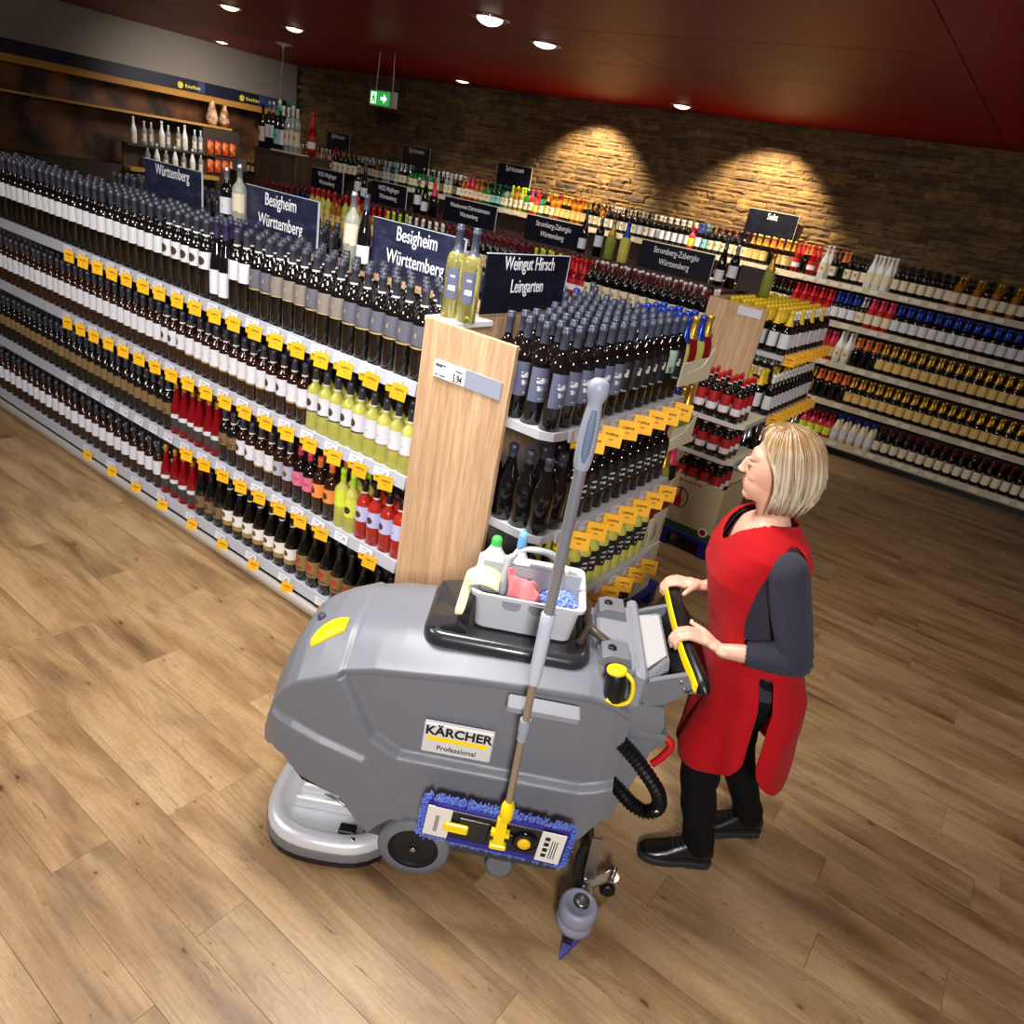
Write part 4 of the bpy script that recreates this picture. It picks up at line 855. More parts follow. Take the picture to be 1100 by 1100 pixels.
for k, sg in lows.items():
    i = 0; x = -3.5
    while x < RX1:
        key = [b_ for a_, b_ in sg if a_ <= x][-1]; q = project((x, 8.85, ZW[k])); 
        if q and 815 < q[0] < 925: bottle(key, x, 8.90-.015*k, ZW[k], 0, 'bottle on the wall rack, %s shelf from the top, %s in view' % (ordn(k), ordn(i)), 'bottles on the wall rack, lower shelves', parts=False, name='spirit_bottle'); i += 1
        else: WS.append((key, x, 8.90-.015*k, ZW[k], 0))
        WS.append((key, x+.02, 8.99-.015*k, ZW[k], 0)); x += .092
bottle_stuff('spirit_bottles', WS, None, label='rows of small bottles behind the front ones on the wall rack', category='bottles')
for x, w_, s_, lab in ((-10.55, .56, 'Spirituosen', 'black sign reading Spirituosen on the wall rack, the leftmost'), (-8.75, .56, 'Spirituosen', 'black sign reading Spirituosen on the wall rack, the middle of three'), (-6.83, .60, 'Spirituosen', 'black sign reading Spirituosen on the wall rack, the right of three'), (-3.02, .60, 'Sekt', 'black sign reading Sekt under the right light patch')):
    sg = sign((x, 9.23, 1.82), 0, w_, .57, [s_], .095, lab, SLATE, group='wall rack signs', xs=.75, dz=.20)
# ---------------- bottle display on the blue pallet
PBL = mat('pallet_blue', (26, 34, 130), .45)
def pallet(x0, x1, y0, y1, label):
    t = empty('pallet', ((x0+x1)/2, (y0+y1)/2, 0), 0, label, 'pallet', 'blue plastic pallets')
    m_ = MB(); m_.bbox(x0, x1, y0, y1, .10, .14, .004); rebuild(m_, 'deck', [PBL], t)
    for xx in (x0+.04, x1-.04):
        for yy in (y0+.04, (y0+y1)/2, y1-.04): m_ = MB(); m_.bbox(xx-.04, xx+.04, yy-.04, yy+.04, 0, .10, .004); rebuild(m_, 'foot', [PBL], t)
pallet(-1.74, -1.34, 4.83, 5.36, 'blue plastic pallet under the beige carton of red-labelled bottles')
KRAFT = mat('carton_beige', (196, 178, 140), .7, bump=(60, .05)); WCART = mat('carton_white', (224, 218, 190), .6, bump=(60, .05)); INKR = mat('ink_red', (176, 24, 30), .5)
bx = empty('display_carton', (-1.54, 5.10, .14), 0, 'large beige display carton with round wine-bottle emblem on the blue pallet', 'carton')
def open_carton(mb, x0, x1, y0, y1, z0, z1, th=.006, zf=None):
    mb.box(x0, x1, y0, y1, z0, z0+th); mb.box(x0, x1, y0, y0+th, z0+th, zf or z1); mb.box(x0, x1, y1-th, y1, z0+th, z1); mb.box(x0, x0+th, y0+th, y1-th, z0+th, z1); mb.box(x1-th, x1, y0+th, y1-th, z0+th, z1)
m_ = MB(); open_carton(m_, -.19, .19, -.26, .26, .0, .41); m_.build('body', KRAFT, bx)
m_ = MB(); m_.box(-.191, .191, -.2615, -.2605, .0, .055); m_.box(.1905, .1915, -.26, .26, .0, .055); m_.build('green_band', mat('print_green', (44, 84, 40), .6), bx)
m_ = MB(); ring = [( -.115+.062*math.cos(a), -.263, .245+.078*math.sin(a)) for a in [math.radians(d) for d in range(-70, 200, 15)]]; m_.tube(ring, .004, 5); m_.build('ring_emblem', INK, bx)
m_ = MB(); m_.prism([(-.145, .17), (-.095, .17), (-.095, .24), (-.108, .265), (-.11, .33), (-.126, .33), (-.128, .265), (-.145, .24)], -.2625, -.2610); m_.build('bottle_print', INKR, bx)
m_ = MB(); m_.lathe([(.001, 0), (.036, .0), (.036, .003)], 18, (.125, -.2605, .055), (0, -1, 0)); m_.build('round_sticker', MATS['paper_white'], bx); m_ = MB(); m_.lathe([(.001, 0), (.024, .0), (.024, .0015)], 16, (.125, -.2636, .055), (0, -1, 0)); m_.build('round_print', INKR, bx)
def shadow_text(root, items):
    for s_, size, mm, loc, rot, xs_ in items: text('lettering', s_, size, mm, root, loc, rot, .0005, xs_)
m_ = MB()
for i in range(5): m_.box(-.15+i*.036, -.125+i*.036, -.2618, -.2608, .375, .388)
m_.build('faded_print', mat('ink_olive', (120, 104, 60), .6), bx)
def red_tray(z, zfloor, label):
    t = empty('shelf_tray', (-1.56, 5.10, z), 0, label, 'tray', 'trays of red-labelled bottles')
    m_ = MB(); m_.prism([(-.24, -.26), (.13, -.26), (.19, -.20), (.19, .26), (-.24, .26)], -.012, .0, 'xy'); m_.build('board', WCART, t); m_ = MB(); m_.prism([(-.245, -.265), (.135, -.265), (.195, -.205), (.195, .26), (.19, .26), (.19, -.202), (.132, -.26), (-.245, -.26)], -.02, .012, 'xy'); m_.build('rim', mat('tray_rim', (210, 206, 196), .5), t)
red_tray(.745, 0, 'lower white-edged tray of red-labelled bottles above the beige carton'); red_tray(1.01, 0, 'upper white-edged tray of red-labelled bottles before the far end panel')
for li, (z, nm) in enumerate(((.455, 'in the beige carton'), (.745, 'on the lower tray'), (1.01, 'on the upper tray'))):
    hh = .285 if li < 1 else .262
    for i in range(4):
        for j in range(3):
            o = bottle('redlabel', -1.75+.09*i+(.02 if li else .035), 4.885+.1*j, z, 0, 'red-labelled bottle %s, %s from left, %s row' % (nm, ordn(i), ordn(j)), 'red-labelled bottles before the far end panel'); s_ = hh/.30 if li < 2 else 1.03; o.scale = (.95, .95, s_)
m_ = MB(); m_.box(-.18, .18, -.25, .25, .30, .312); m_.build('inner_floor', KRAFT, bx)
# ---------------- stacked cartons at the end of the short rack
pallet(-1.80, -1.335, 3.46, 3.98, 'blue plastic pallet under the white carton stack at the short rack')
CX0, CX1, CY0, CY1 = -1.74, -1.36, 3.475, 3.87
def closed_carton(x0, x1, y0, y1, z0, z1, label, band, words_):
    t = empty('wine_carton', ((x0+x1)/2, (y0+y1)/2, z0), 0, label, 'carton', 'white wine cartons')
    ax, ay, h = (x1-x0)/2, (y1-y0)/2, z1-z0
    m_ = MB(); m_.bbox(-ax, ax, -ay, ay, 0, h, .004); m_.build('box', WCART, t)
    if band: m_ = MB(); m_.box(-ax-.001, ax+.001, -ay-.001, ay+.001, h-.07, h-.001); m_.build('red_band', mat('band_red', (134, 18, 24), .5), t)
    else: m_ = MB(); m_.box(ax, ax+.001, -ay, ay, h-.003, h+.001); m_.build('top_fold', WCART, t)
    m_ = MB()
    for k in range(3): m_.tube([(ax+.001, -ay+.04+k*.11, .04+.02*k), (ax+.001, -ay+.07+k*.11, .10), (ax+.001, -ay+.06+k*.11, .16)], .0018, 4)
    m_.build('vine_drawing', INK, t)
    text('lettering', words_, .045, INK, t, (-.02, -ay-.0015, h*.55), (PI/2, 0, 0), .0004, .8, .3)
    return t
closed_carton(CX0, CX1, CY0, (CY0+CY1)/2-.002, .14, .43, 'white wine carton at the bottom of the stack, nearer one', 0, 'rel')
closed_carton(CX0, CX1, (CY0+CY1)/2+.002, CY1, .14, .46, 'white wine carton at the bottom of the stack, farther one', 0, 'rel')
closed_carton(CX0, CX1-.01, CY0, (CY0+CY1)/2-.002, .432, .74, 'red-banded white wine carton in the stack, nearer one', 1, 'el')
closed_carton(CX0, CX1-.01, (CY0+CY1)/2+.002, CY1, .462, .76, 'red-banded white wine carton in the stack, farther one', 1, 'el')
for li, (z, nm, keys) in enumerate(((.765, 'lowest', ['pinkfoil', 'pinkfoil', 'goldfoil']), (1.10, 'middle', ['goldfoil', 'bluefoil', 'goldfoil']), (1.47, 'top', ['bluefoil', 'redfoil', 'bluefoil']))):
    t = empty('bottle_tray', ((CX0+CX1)/2, (CY0+CY1)/2, z), 0, '%s cut-open carton of foil-necked bottles at the end of the short rack' % nm, 'carton', 'cut-open cartons of sparkling wine'); ax, ay = .19, .1975
    m_ = MB(); open_carton(m_, -ax, ax, -ay, ay, 0, .12, .005, .10); m_.prism([(-ay, .12), (-ay+.05, .12), (-ay+.09, .06), (ay-.12, .08), (ay-.02, .17), (ay, .17), (ay, .0), (-ay, .0)], ax, ax+.004, 'yz'); m_.build('tray', KRAFT if li == 0 else WCART, t)
    for i in range(4):
        for j in range(4):
            key = keys[(j) % 3] if i == 3 else ('bluefoil' if li == 2 else keys[0])
            if li == 2 and i == 3 and j == 3: key = 'redfoil'
            bottle(key, CX0+.05+.0925*i, CY0+.052+.0965*j, z+.006, 0, 'foil-necked bottle in the %s cut-open carton, %s row, %s place' % (nm, ordn(j), ordn(i)), 'sparkling bottles in the cut-open cartons', name='sparkling_bottle')
# blue foil-necked bottles along the far end of the top shelf
for i in range(7):
    bottle('bluefoil', -1.86+.088*i, 3.60+(.0), 1.447, 0, 'blue-foiled bottle behind the dark top-shelf bottles, %s from the left' % ordn(i), 'blue-foiled sparkling bottles', name='sparkling_bottle') if i < 1 else None
t = empty('display_table', (-2.2, 3.68, 0), 0, 'low dark display stand behind the short rack carrying blue-foiled bottles', 'stand'); m_ = MB(); m_.box(-2.75, -1.80, 3.50, 3.86, 0, 1.44); rebuild(m_, 'body', [SPINE], t)
for i in range(9):
    for j in range(2): bottle('bluefoil' if (i+j) % 3 != 1 else 'hirschd', -2.68+.098*i, 3.58+.14*j, 1.44, 0, 'foil-necked bottle on the stand behind the short rack, %s row, %s' % (ordn(j), ordn(i)), 'bottles on the stand behind the short rack', name='sparkling_bottle')
# ================================================================ SCRUBBER DRIER (local frame: x along it, y away from the camera, z up)
MO = Vector((-1.052, 1.461, 0)); MR = math.atan2(.533, .846)
mach = empty('floor_scrubber', MO, MR, 'grey walk-behind floor scrubber with yellow details, pushed by the woman', 'cleaning machine')
GREY = mat('shell_grey', (112, 114, 121), .40, bump=(300, .05)); LGREY = mat('shell_light', (138, 140, 147), .4); DGREY = mat('chassis_dark', (58, 60, 66), .5)
PBLK = mat('plastic_black', (20, 20, 22), .35); RUB = mat('rubber_grey', (112, 114, 122), .6); YEL = mat('plastic_yellow', (250, 220, 20), .35); ALU = mat('aluminium', (222, 224, 228), .34, .35, bump=(60, .05)); STEEL = mat('brushed_steel', (150, 146, 140), .32, .9)
def tabf(tab): return lambda s: lerp_tab(tab, s)[0]
CT = .30
zcrown = tabf([(-.645, .50), (-.62, .60), (-.58, .69), (-.53, .765), (-.47, .83), (-.40, .875), (-.30, .912), (-.15, .935), (0, .945), (.3, .950), (.50, .945), (.60, .93)])
zcrease = tabf([(-.645, .44), (-.62, .52), (-.58, .60), (-.53, .675), (-.46, .755), (-.318, .828), (-.22, .853), (.06, .882), (.29, .895), (.45, .900), (.53, .885), (.60, .845)])
halfw = tabf([(-.645, .10), (-.64, .15), (-.62, .195), (-.58, .235), (-.53, .262), (-.46, .285), (-.36, .298), (-.2, .30), (.45, .30), (.55, .296), (.60, .285)])
zbot = tabf([(-.645, .42), (-.55, .47), (-.485, .46), (-.423, .397), (-.284, .345), (-.218, .25), (-.172, .20), (-.15, .235), (-.10, .285), (.017, .29), (.06, .27), (.12, .26), (.45, .28), (.536, .332), (.60, .44)])
tankP = [(-.318, 2), (-.318, .83), (-.197, .600), (-.104, .545), (.495, .540), (.575, .565), (.9, .62), (.9, 2)]
facP = [(-.9, .64), (-.471, .590), (-.215, .508), (-.062, .295), (-.062, -1), (-.9, -1)]
def sdp(P, x, y):
    d = 1e9; ins = False; n = len(P)
    for i in range(n):
        x1, y1 = P[i]; x2, y2 = P[(i+1) % n]
        ex, ey = x2-x1, y2-y1; t = max(0, min(1, ((x-x1)*ex+(y-y1)*ey)/(ex*ex+ey*ey+1e-12))); d = min(d, math.hypot(x-x1-ex*t, y-y1-ey*t))
        if (y1 > y) != (y2 > y) and x < (x2-x1)*(y-y1)/(y2-y1)+x1: ins = not ins
    return d if ins else -d
def sstep(a, b_, x): t = max(0, min(1, (x-a)/(b_-a))); return t*.85+t*t*(3-2*t)*.15
def inset(s, z):
    return .030*sstep(-.016, .008, sdp(tankP, s, z))-.018*sstep(-.018, .004, sdp(facP, s, z))
NS = 92; NTOP = 14
def section(s):
    """near half, from the bottom edge up over the crease to the crown"""
    w_, zb, zc, zt = halfw(s), zbot(s), zcrease(s), zcrown(s); pts = []
    for i in range(NS+1):
        f = i/NS; z = zb+(zc-.03-zb)*f; lean = .012*max(0, (z-.55)/.35) + .02*max(0, (.45-z)/.2)*0
        y = CT-w_+lean+inset(s, z); pts.append((y, z))
    y0 = CT-w_+.012*max(0, (zc-.03-.55)/.35)
    tins = .024*sstep(-.012, .008, s+.318)
    A = (y0, zc-.03); B = (y0+.004, zc-.004); D = (y0+.03, zc+.010); 
    ctrl = [A, B, D, (CT-w_*.45, zt-.010), (CT, zt)]
    cat = bezier([(a, b_, 0) for a, b_ in ctrl], 6)[1:]
    for i, p in enumerate(cat):
        f = (i+1)/len(cat); pts.append((p.x+tins*(1-f)*1.0, p.y-tins*.45*f))
    return pts
ss = [-.645+.125*(i/34)**1.6 for i in range(34)]; ss += [-.52+1.12*i/290 for i in range(291)]
SX = lambda s: s if s > -.50 else -.50+(s+.50)*.64
body_pts = [section(s) for s in ss]; npt = len(body_pts[0])
upper, lower = MB(), MB()
V = []; F = []
for s, P in zip(ss, body_pts):
    for (y, z) in P: V.append((SX(s), y, z))
    for (y, z) in reversed(P[:-1]): V.append((SX(s), 2*CT-y, z))
nr = 2*npt-1
for k in range(len(ss)-1):
    for i in range(nr-1): F.append((k*nr+i, (k+1)*nr+i, (k+1)*nr+i+1, k*nr+i+1))
isup = lambda f: (lambda cx, cz: sdp(tankP, cx, cz) > 0)(sum(V[i][0] for i in f)/4, sum(V[i][2] for i in f)/4)
def submesh(name, faces, m, parent, extra=None):
    idx = {}; vs = []; fs = []
    for f in faces:
        for i in f:
            if i not in idx: idx[i] = len(vs); vs.append(V[i])
        fs.append([idx[i] for i in f])
    mb = MB(); mb.add(vs, fs, 0, True)
    if extra: extra(mb)
    return mb.build(name, m, parent)
UF = [f for f in F if isup(f)]; LF = [f for f in F if not isup(f)]
def endcap(mb):
    b_ = (len(ss)-1)*nr; mb.add([V[b_+i] for i in range(nr)], [tuple(range(nr))]); mb.add([V[i] for i in range(nr)], [tuple(range(nr))])
submesh('tank', UF, GREY, mach); submesh('lower_shell', LF, GREY, mach, endcap)
# dark undercarriage
m_ = MB(); m_.bbox(-.20, .50, .05, .55, .10, .40, .01); m_.bbox(.42, .585, .06, .54, .30, .80, .02); m_.build('undercarriage', DGREY, mach)
m_ = MB(); m_.prism([(-.478, .50), (-.478, .425), (-.42, .345), (-.29, .300), (-.215, .225), (-.185, .19), (-.17, .45)], .022, .57, 'xz'); m_.build('front_underside', PBLK, mach)
# top surface height helper
def topz(s, y):
    P = section(s)[NS:]; yy = y if y <= CT else 2*CT-y
    for (a, b_), (c, d) in zip(P, P[1:]):
        if a <= yy <= c: return b_+(d-b_)*(yy-a)/(c-a+1e-9)
    return P[-1][1]
# front recess with yellow cap
m_ = MB()
def patch(mb, poly, off, th, m=0, nn=10):
    """plate following the top surface; poly in (s,y)"""
    cx = sum(p[0] for p in poly)/len(poly); cy = sum(p[1] for p in poly)/len(poly)
    rings = []
    for f, o in ((1.0, -.006), (1.0, off+th*.6), (.96, off+th), (.6, off+th), (.25, off+th), (.02, off+th)):
        rings.append([(cx+(a-cx)*f, cy+(b_-cy)*f, topz(cx+(a-cx)*f, cy+(b_-cy)*f)+o) for a, b_ in poly])
    mb.loft(rings, m, caps=False, smooth=False)
rec = [(-.56, .12), (-.53, .07), (-.47, .055), (-.40, .07), (-.335, .10), (-.33, .22), (-.335, .42), (-.36, .52), (-.47, .54), (-.55, .46), (-.58, .30)]
ycap = [(-.465+.095*math.cos(math.radians(a))*(1.0) , .125+.085*math.sin(math.radians(a))) for a in range(95, 300, 14)]
ycap = [(-.350, .115), (-.350, .200), (-.375, .206), (-.405, .198), (-.430, .178), (-.448, .145), (-.456, .105), (-.452, .075), (-.43, .072), (-.39, .090)]
ycap = [(a, .125+(b_-.072)*.62) for a, b_ in ycap]
m_ = MB(); patch(m_, ycap, .004, .008); m_.build('fill_cap', YEL, mach)['label'] = 'yellow filler cap'
m_ = MB(); m_.lathe([(.014, 0), (.014, .012), (.009, .016), (.001, .016)], 12, (-.455, .26, topz(-.455, .26)), (-.4, 0, .9)); m_.build('lock_knob', DGREY, mach)
# black latch tray round the caddy
def rrect(x0, x1, y0, y1, r, n=5, z=0):
    out = []
    for cx, cy, a0 in ((x1-r, y0+r, -90), (x1-r, y1-r, 0), (x0+r, y1-r, 90), (x0+r, y0+r, 180)):
        for i in range(n+1): a = math.radians(a0+90*i/n); out.append((cx+r*math.cos(a), cy+r*math.sin(a), z))
    return out
m_ = MB()
def trayring(i, z, front=0): return [(x_-(front if x_ < 0 else 0), y_, z) for x_, y_, _ in rrect(-.10+i, .445-i, .115+i, .485-i, max(.07-i, .02))]
m_.loft([trayring(.0, .915), trayring(.0, .940), trayring(.012, .956), trayring(.030, .960), trayring(.042, .952), trayring(.046, .945)], smooth=True, caps=False)
m_.add(trayring(.046, .945), [tuple(range(24))]); m_.build('lid_tray', mat('plastic_dark_gloss', (40, 40, 44), .28, coat=.4), mach)
m_ = MB(); m_.loft([[(-.085, .15, .95), (-.085, .45, .95), (-.085, .45, .957), (-.085, .15, .957)], [(.0, .16, .95), (.0, .44, .95), (.0, .44, .985), (.0, .16, .985)], [(.035, .17, .95), (.035, .43, .95), (.035, .43, .957), (.035, .17, .957)]], smooth=False); m_.build('tray_ramp', MATS['plastic_dark_gloss'], mach)
LATCH = mat('latch_brown', (74, 64, 54), .35)
m_ = MB(); m_.tube(bezier([(.44, .47, .965), (.43, .36, .975), (.435, .29, .985), (.46, .25, .985), (.52, .225, .965)], 5), .014, 8); m_.tube([(.435, .29, .985), (.405, .20, .975)], .013, 8); m_.build('lid_latch', LATCH, mach)
# rear hinge block with two lugs
m_ = MB(); m_.bbox(.47, .615, .13, .50, .90, .962, .010); m_.bbox(.585, .625, .08, .54, .84, .975, .012); m_.build('hinge_block', LGREY, mach)
for y_, nm in ((.165, 'near lug'), (.44, 'far lug')):
    m_ = MB(); m_.prism([(.47, .955), (.475, .985), (.50, .998), (.56, .996), (.575, .96)], y_-.045, y_+.045, 'xz', inset=.04, hin=.006); lg = m_.build('lug', GREY, mach)
    m_ = MB(); m_.lathe([(.014, 0), (.014, .006), (.008, .008), (.001, .006)], 12, (.505, y_, .997)); m_.build('screw', PBLK, mach).parent = lg
# filler knob (black cup, yellow lid and strap) on the near rear corner
kx, ky = .515, .075
m_ = MB(); m_.lathe([(.024, -.06), (.034, -.045), (.036, .0), (.031, .045), (.028, .05)], 18, (kx+.01, ky-.01, .93), (-.12, .1, 1)); kb = m_.build('drain_cup', PBLK, mach)
m_ = MB(); m_.lathe([(.030, 0), (.032, .004), (.031, .012), (.026, .015), (.001, .016)], 20, (kx+.004, ky-.005, .977), (-.12, .1, 1)); m_.build('cup_lid', YEL, mach)
m_ = MB(); m_.tube(bezier([(kx+.028, ky-.01, .984), (kx+.055, ky-.022, .965), (kx+.064, ky-.028, .925), (kx+.055, ky-.034, .893), (kx+.02, ky-.042, .885), (kx-.012, ky-.036, .893)], 6), .007, 8); m_.build('lid_strap', YEL, mach)
# rear column and console
m_ = MB()
P_ = lambda z, x0, x1, y0, y1: [(x0, y0, z), (x1, y0, z), (x1, y1, z), (x0, y1, z)]
m_.loft([P_(.35, .56, .64, .10, .50), P_(.60, .585, .69, .09, .51), (P_(.80, .585, .715, .08, .52)), P_(.86, .60, .70, .09, .51)], smooth=False); m_.build('rear_column', GREY, mach)
m_ = MB()
def sect(x, y0, y1, z0, z1, c=.02): return [(x, y0, z0+c), (x, y0+c, z0), (x, y1-c, z0), (x, y1, z0+c), (x, y1, z1-c), (x, y1-c, z1), (x, y0+c, z1), (x, y0, z1-c)]
m_.loft([sect(.60, .10, .50, .80, .935), sect(.64, .105, .495, .80, .955), sect(.68, .14, .48, .86, .982), sect(.695, .15, .47, .90, .985)], smooth=False); m_.build('console', GREY, mach)
m_ = MB(); m_.loft([[(.618, .14, .950), (.618, .46, .950), (.618, .46, .957), (.618, .14, .957)], [(.685, .19, .985), (.685, .43, .985), (.685, .43, .992), (.685, .19, .992)]], smooth=False); m_.build('console_panel', mat('console_light', (176, 174, 172), .35), mach)
m_ = MB(); m_.prism([(.60, .935), (.655, .965), (.735, 1.0), (.765, .965), (.755, .93), (.69, .875), (.64, .86), (.60, .90)], .085, .105, 'xz'); m_.build('console_cheek', GREY, mach)
m_ = MB(); m_.prism([(.60, .935), (.655, .965), (.735, 1.0), (.765, .965), (.755, .93), (.69, .875), (.64, .86), (.60, .90)], .495, .515, 'xz'); m_.build('console_cheek', GREY, mach)
for px_, pz_ in ((.725, .975), (.742, .95)): m_ = MB(); m_.lathe([(.006, 0), (.006, .004), (.001, .005)], 10, (px_, .085, pz_), (0, -1, 0)); m_.build('bolt', CHROME, mach)
# steering bow: black padded bar across the machine with a yellow lever in front
bow = bezier([(.800, .055, .965), (.785, .10, .985), (.765, .20, 1.0), (.755, .35, 1.008), (.755, .50, 1.006), (.762, .62, .996), (.785, .685, .975)], 6)
m_ = MB(); m_.tube([p for p in bow], [.010+.012*min(1, i/4, (len(bow)-1-i)/4) for i in range(len(bow))], 12); m_.build('steering_bow', PBLK, mach)
m_ = MB()
hullring = lambda x, f: [(x+.02*math.cos(a)*f, .36+.27*f*math.cos(a), .965+.0*f+.05*f*math.sin(a)) for a in [2*PI*i/16 for i in range(16)]]
rim = [(p.x, p.y, p.z) for p in bow]; mid = [(.722, p.y*.88+.045, p.z-.04) for p in bow]; low = [(.690, p.y*.66+.125, .90) for p in bow]
m_.add(rim+mid+low, [(i, i+1, len(bow)+i+1, len(bow)+i) for i in range(len(bow)-1)]+[(len(bow)+i, len(bow)+i+1, 2*len(bow)+i+1, 2*len(bow)+i) for i in range(len(bow)-1)], 0, True)
back = [(.84, p.y*.72+.10, p.z-.06) for p in bow]
m_.add(rim+back+low, [(i, i+1, len(bow)+i+1, len(bow)+i) for i in range(len(bow)-1)]+[(len(bow)+i, len(bow)+i+1, 2*len(bow)+i+1, 2*len(bow)+i) for i in range(len(bow)-1)], 0, True)
m_.build('bow_housing', PBLK, mach)
lev = [(p.x-.030, p.y, p.z+.004) for p in bow[2:-2]]
m_ = MB(); rr_ = [[(x+dx, y, z+dz) for dx, dz in ((-.004, -.013), (.004, -.013), (.004, .013), (-.004, .013))] for x, y, z in lev]; m_.loft(rr_, smooth=False); m_.build('drive_lever', YEL, mach)['label'] = 'yellow drive lever'
# side clamp bar for the mop
m_ = MB(); m_.bbox(.205, .43, -.045, .016, .838, .868, .006); m_.build('clamp_bar', LGREY, mach)
# plate with the maker's name
PW0, PW1, PZ0, PZ1 = -.036, .188, .588, .705
m_ = MB(); m_.bbox(PW0, PW1, .0, .021, PZ0, PZ1, .003); pl = m_.build('name_plate', mat('plate_silver', (214, 212, 210), .35), mach)
m_ = MB(); m_.box(PW0+.014, PW1-.014, -.0012, .0, .640, .657); m_.build('yellow_bar', YEL, mach).parent = pl
t_ = text('lettering', 'KÄRCHER', .047, INK, pl, (.076, -.0004, .678), (PI/2, 0, 0), .0016, 1.02)
t_ = text('lettering', 'Professional', .027, INK, pl, (.076, -.0004, .612), (PI/2, 0, 0), .0003, .98)
# moulded emblem on the lower shell
m_ = MB()
for x_ in (-.245, -.225): m_.tube([(x_, .0003, .50), (x_, .0003, .525)], .0012, 4)
m_.build('moulded_mark', GREY, mach)
# drive wheel
def wheel(name, x, y, r, wd, parent, tyre=RUB):
    m_ = MB(); m_.lathe([(r*.70, -wd/2), (r*.94, -wd/2), (r, -wd/2+.012), (r, wd/2-.012), (r*.94, wd/2), (r*.70, wd/2)], 40, (x, y, r), (0, 1, 0), caps=False); w_ = m_.build('tyre', tyre, parent)
    m_ = MB(); m_.lathe([(r*.72, -wd/2+.006), (r*.70, -wd/2+.002), (r*.62, -wd/2+.004), (r*.58, -wd/2+.012), (r*.16, -wd/2+.010), (r*.13, -wd/2+.004), (.001, -wd/2+.004)], 36, (x, y, r), (0, 1, 0), caps=False); m_.lathe([(r*.72, -wd/2+.01), (r*.72, wd/2-.01)], 36, (x, y, r), (0, 1, 0)); h_ = m_.build('hub', PBLK, parent)
    m_ = MB(); m_.lathe([(.012, -wd/2-.003), (.010, -wd/2-.006), (.001, -wd/2-.006)], 6, (x, y, r), (0, 1, 0)); m_.build('axle_bolt', CHROME, parent)
wheel('w', -.012, .045, .128, .07, mach); wheel('w', -.012, .555, .128, .07, mach)
# small rear castors
for y_ in (.14, .46):
    m_ = MB(); m_.lathe([(.04, -.018), (.05, -.012), (.05, .012), (.04, .018)], 24, (.30, y_-.06, .05), (0, 1, 0)); m_.build('castor_wheel', RUB, mach); m_ = MB(); m_.bbox(.275, .325, y_-.085, y_-.035, .09, .14, .006); m_.build('castor_fork', STEEL, mach)
# brush head
def dshape(r, z, cx=-.325, cy=.235, w_=.0):
    out = []
    for i in range(40):
        a = 2*PI*i/40; x = r*math.cos(a); y = r*math.sin(a)
        if x > 0: x *= .85
        k = (abs(math.cos(a))**2.8+abs(math.sin(a))**2.8)**(-1/2.8)
        out.append((cx+r*math.cos(a)*k*.95, cy+r*math.sin(a)*k, z))
    return out
m_ = MB(); m_.loft([dshape(.262, .012), dshape(.262, .045), dshape(.256, .05)], smooth=False); m_.build('brush_skirt', PBLK, mach)
m_ = MB(); m_.loft([dshape(.266, .042), dshape(.266, .075), dshape(.262, .080)], smooth=True); m_.build('skirt_band', mat('band_grey', (118, 120, 126), .4, .3), mach)
m_ = MB(); m_.loft([dshape(.262, .078), dshape(.262, .100), dshape(.252, .116), dshape(.215, .122), dshape(.208, .108), dshape(.05, .106)], smooth=True); m_.build('brush_deck', ALU, mach)
m_ = MB(); m_.bbox(-.47, -.25, .12, .36, .105, .155, .006); m_.bbox(-.45, -.28, .14, .34, .155, .20, .006); m_.build('motor_bracket', ALU, mach)
m_ = MB(); m_.lathe([(.07, 0), (.07, .14), (.06, .16)], 20, (-.36, .25, .16)); m_.build('brush_motor', DGREY, mach)
m_ = MB(); m_.bbox(-.285, -.225, .035, .075, .105, .122, .003); m_.build('slot', PBLK, mach)
m_ = MB(); m_.lathe([(.009, 0), (.009, .006), (.001, .007)], 10, (-.225, .012, .116)); m_.build('deck_bolt', CHROME, mach)
m_ = MB(); m_.tube(bezier([(-.40, .16, .16), (-.33, .13, .17), (-.27, .12, .15), (-.24, .15, .17)], 5), .006, 6); m_.build('lift_cable', STEEL, mach)
# hose loop
path = bezier([(.59, .06, .72), (.64, .055, .68), (.70, .05, .62), (.755, .05, .55), (.775, .06, .48), (.745, .07, .44), (.69, .08, .455), (.635, .09, .50), (.59, .10, .54)], 9)
m_ = MB(); m_.tube(path, [.0205 if i % 2 else .0265 for i in range(len(path))], 12, smooth=False); m_.build('drain_hose', mat('hose_black', (14, 14, 15), .25), mach)
# rear lower parts, red strap
m_ = MB(); m_.loft([P_(.66, .625, .70, .10, .40), P_(.74, .615, .735, .08, .42), P_(.765, .62, .735, .08, .42)], smooth=False); m_.build('rear_pocket', GREY, mach)
m_ = MB(); m_.tube(bezier([(.735, .10, .74), (.76, .09, .72), (.745, .09, .67), (.72, .09, .63)], 5), .013, 8); m_.build('red_strap', mat('strap_red', (190, 16, 26), .5), mach)
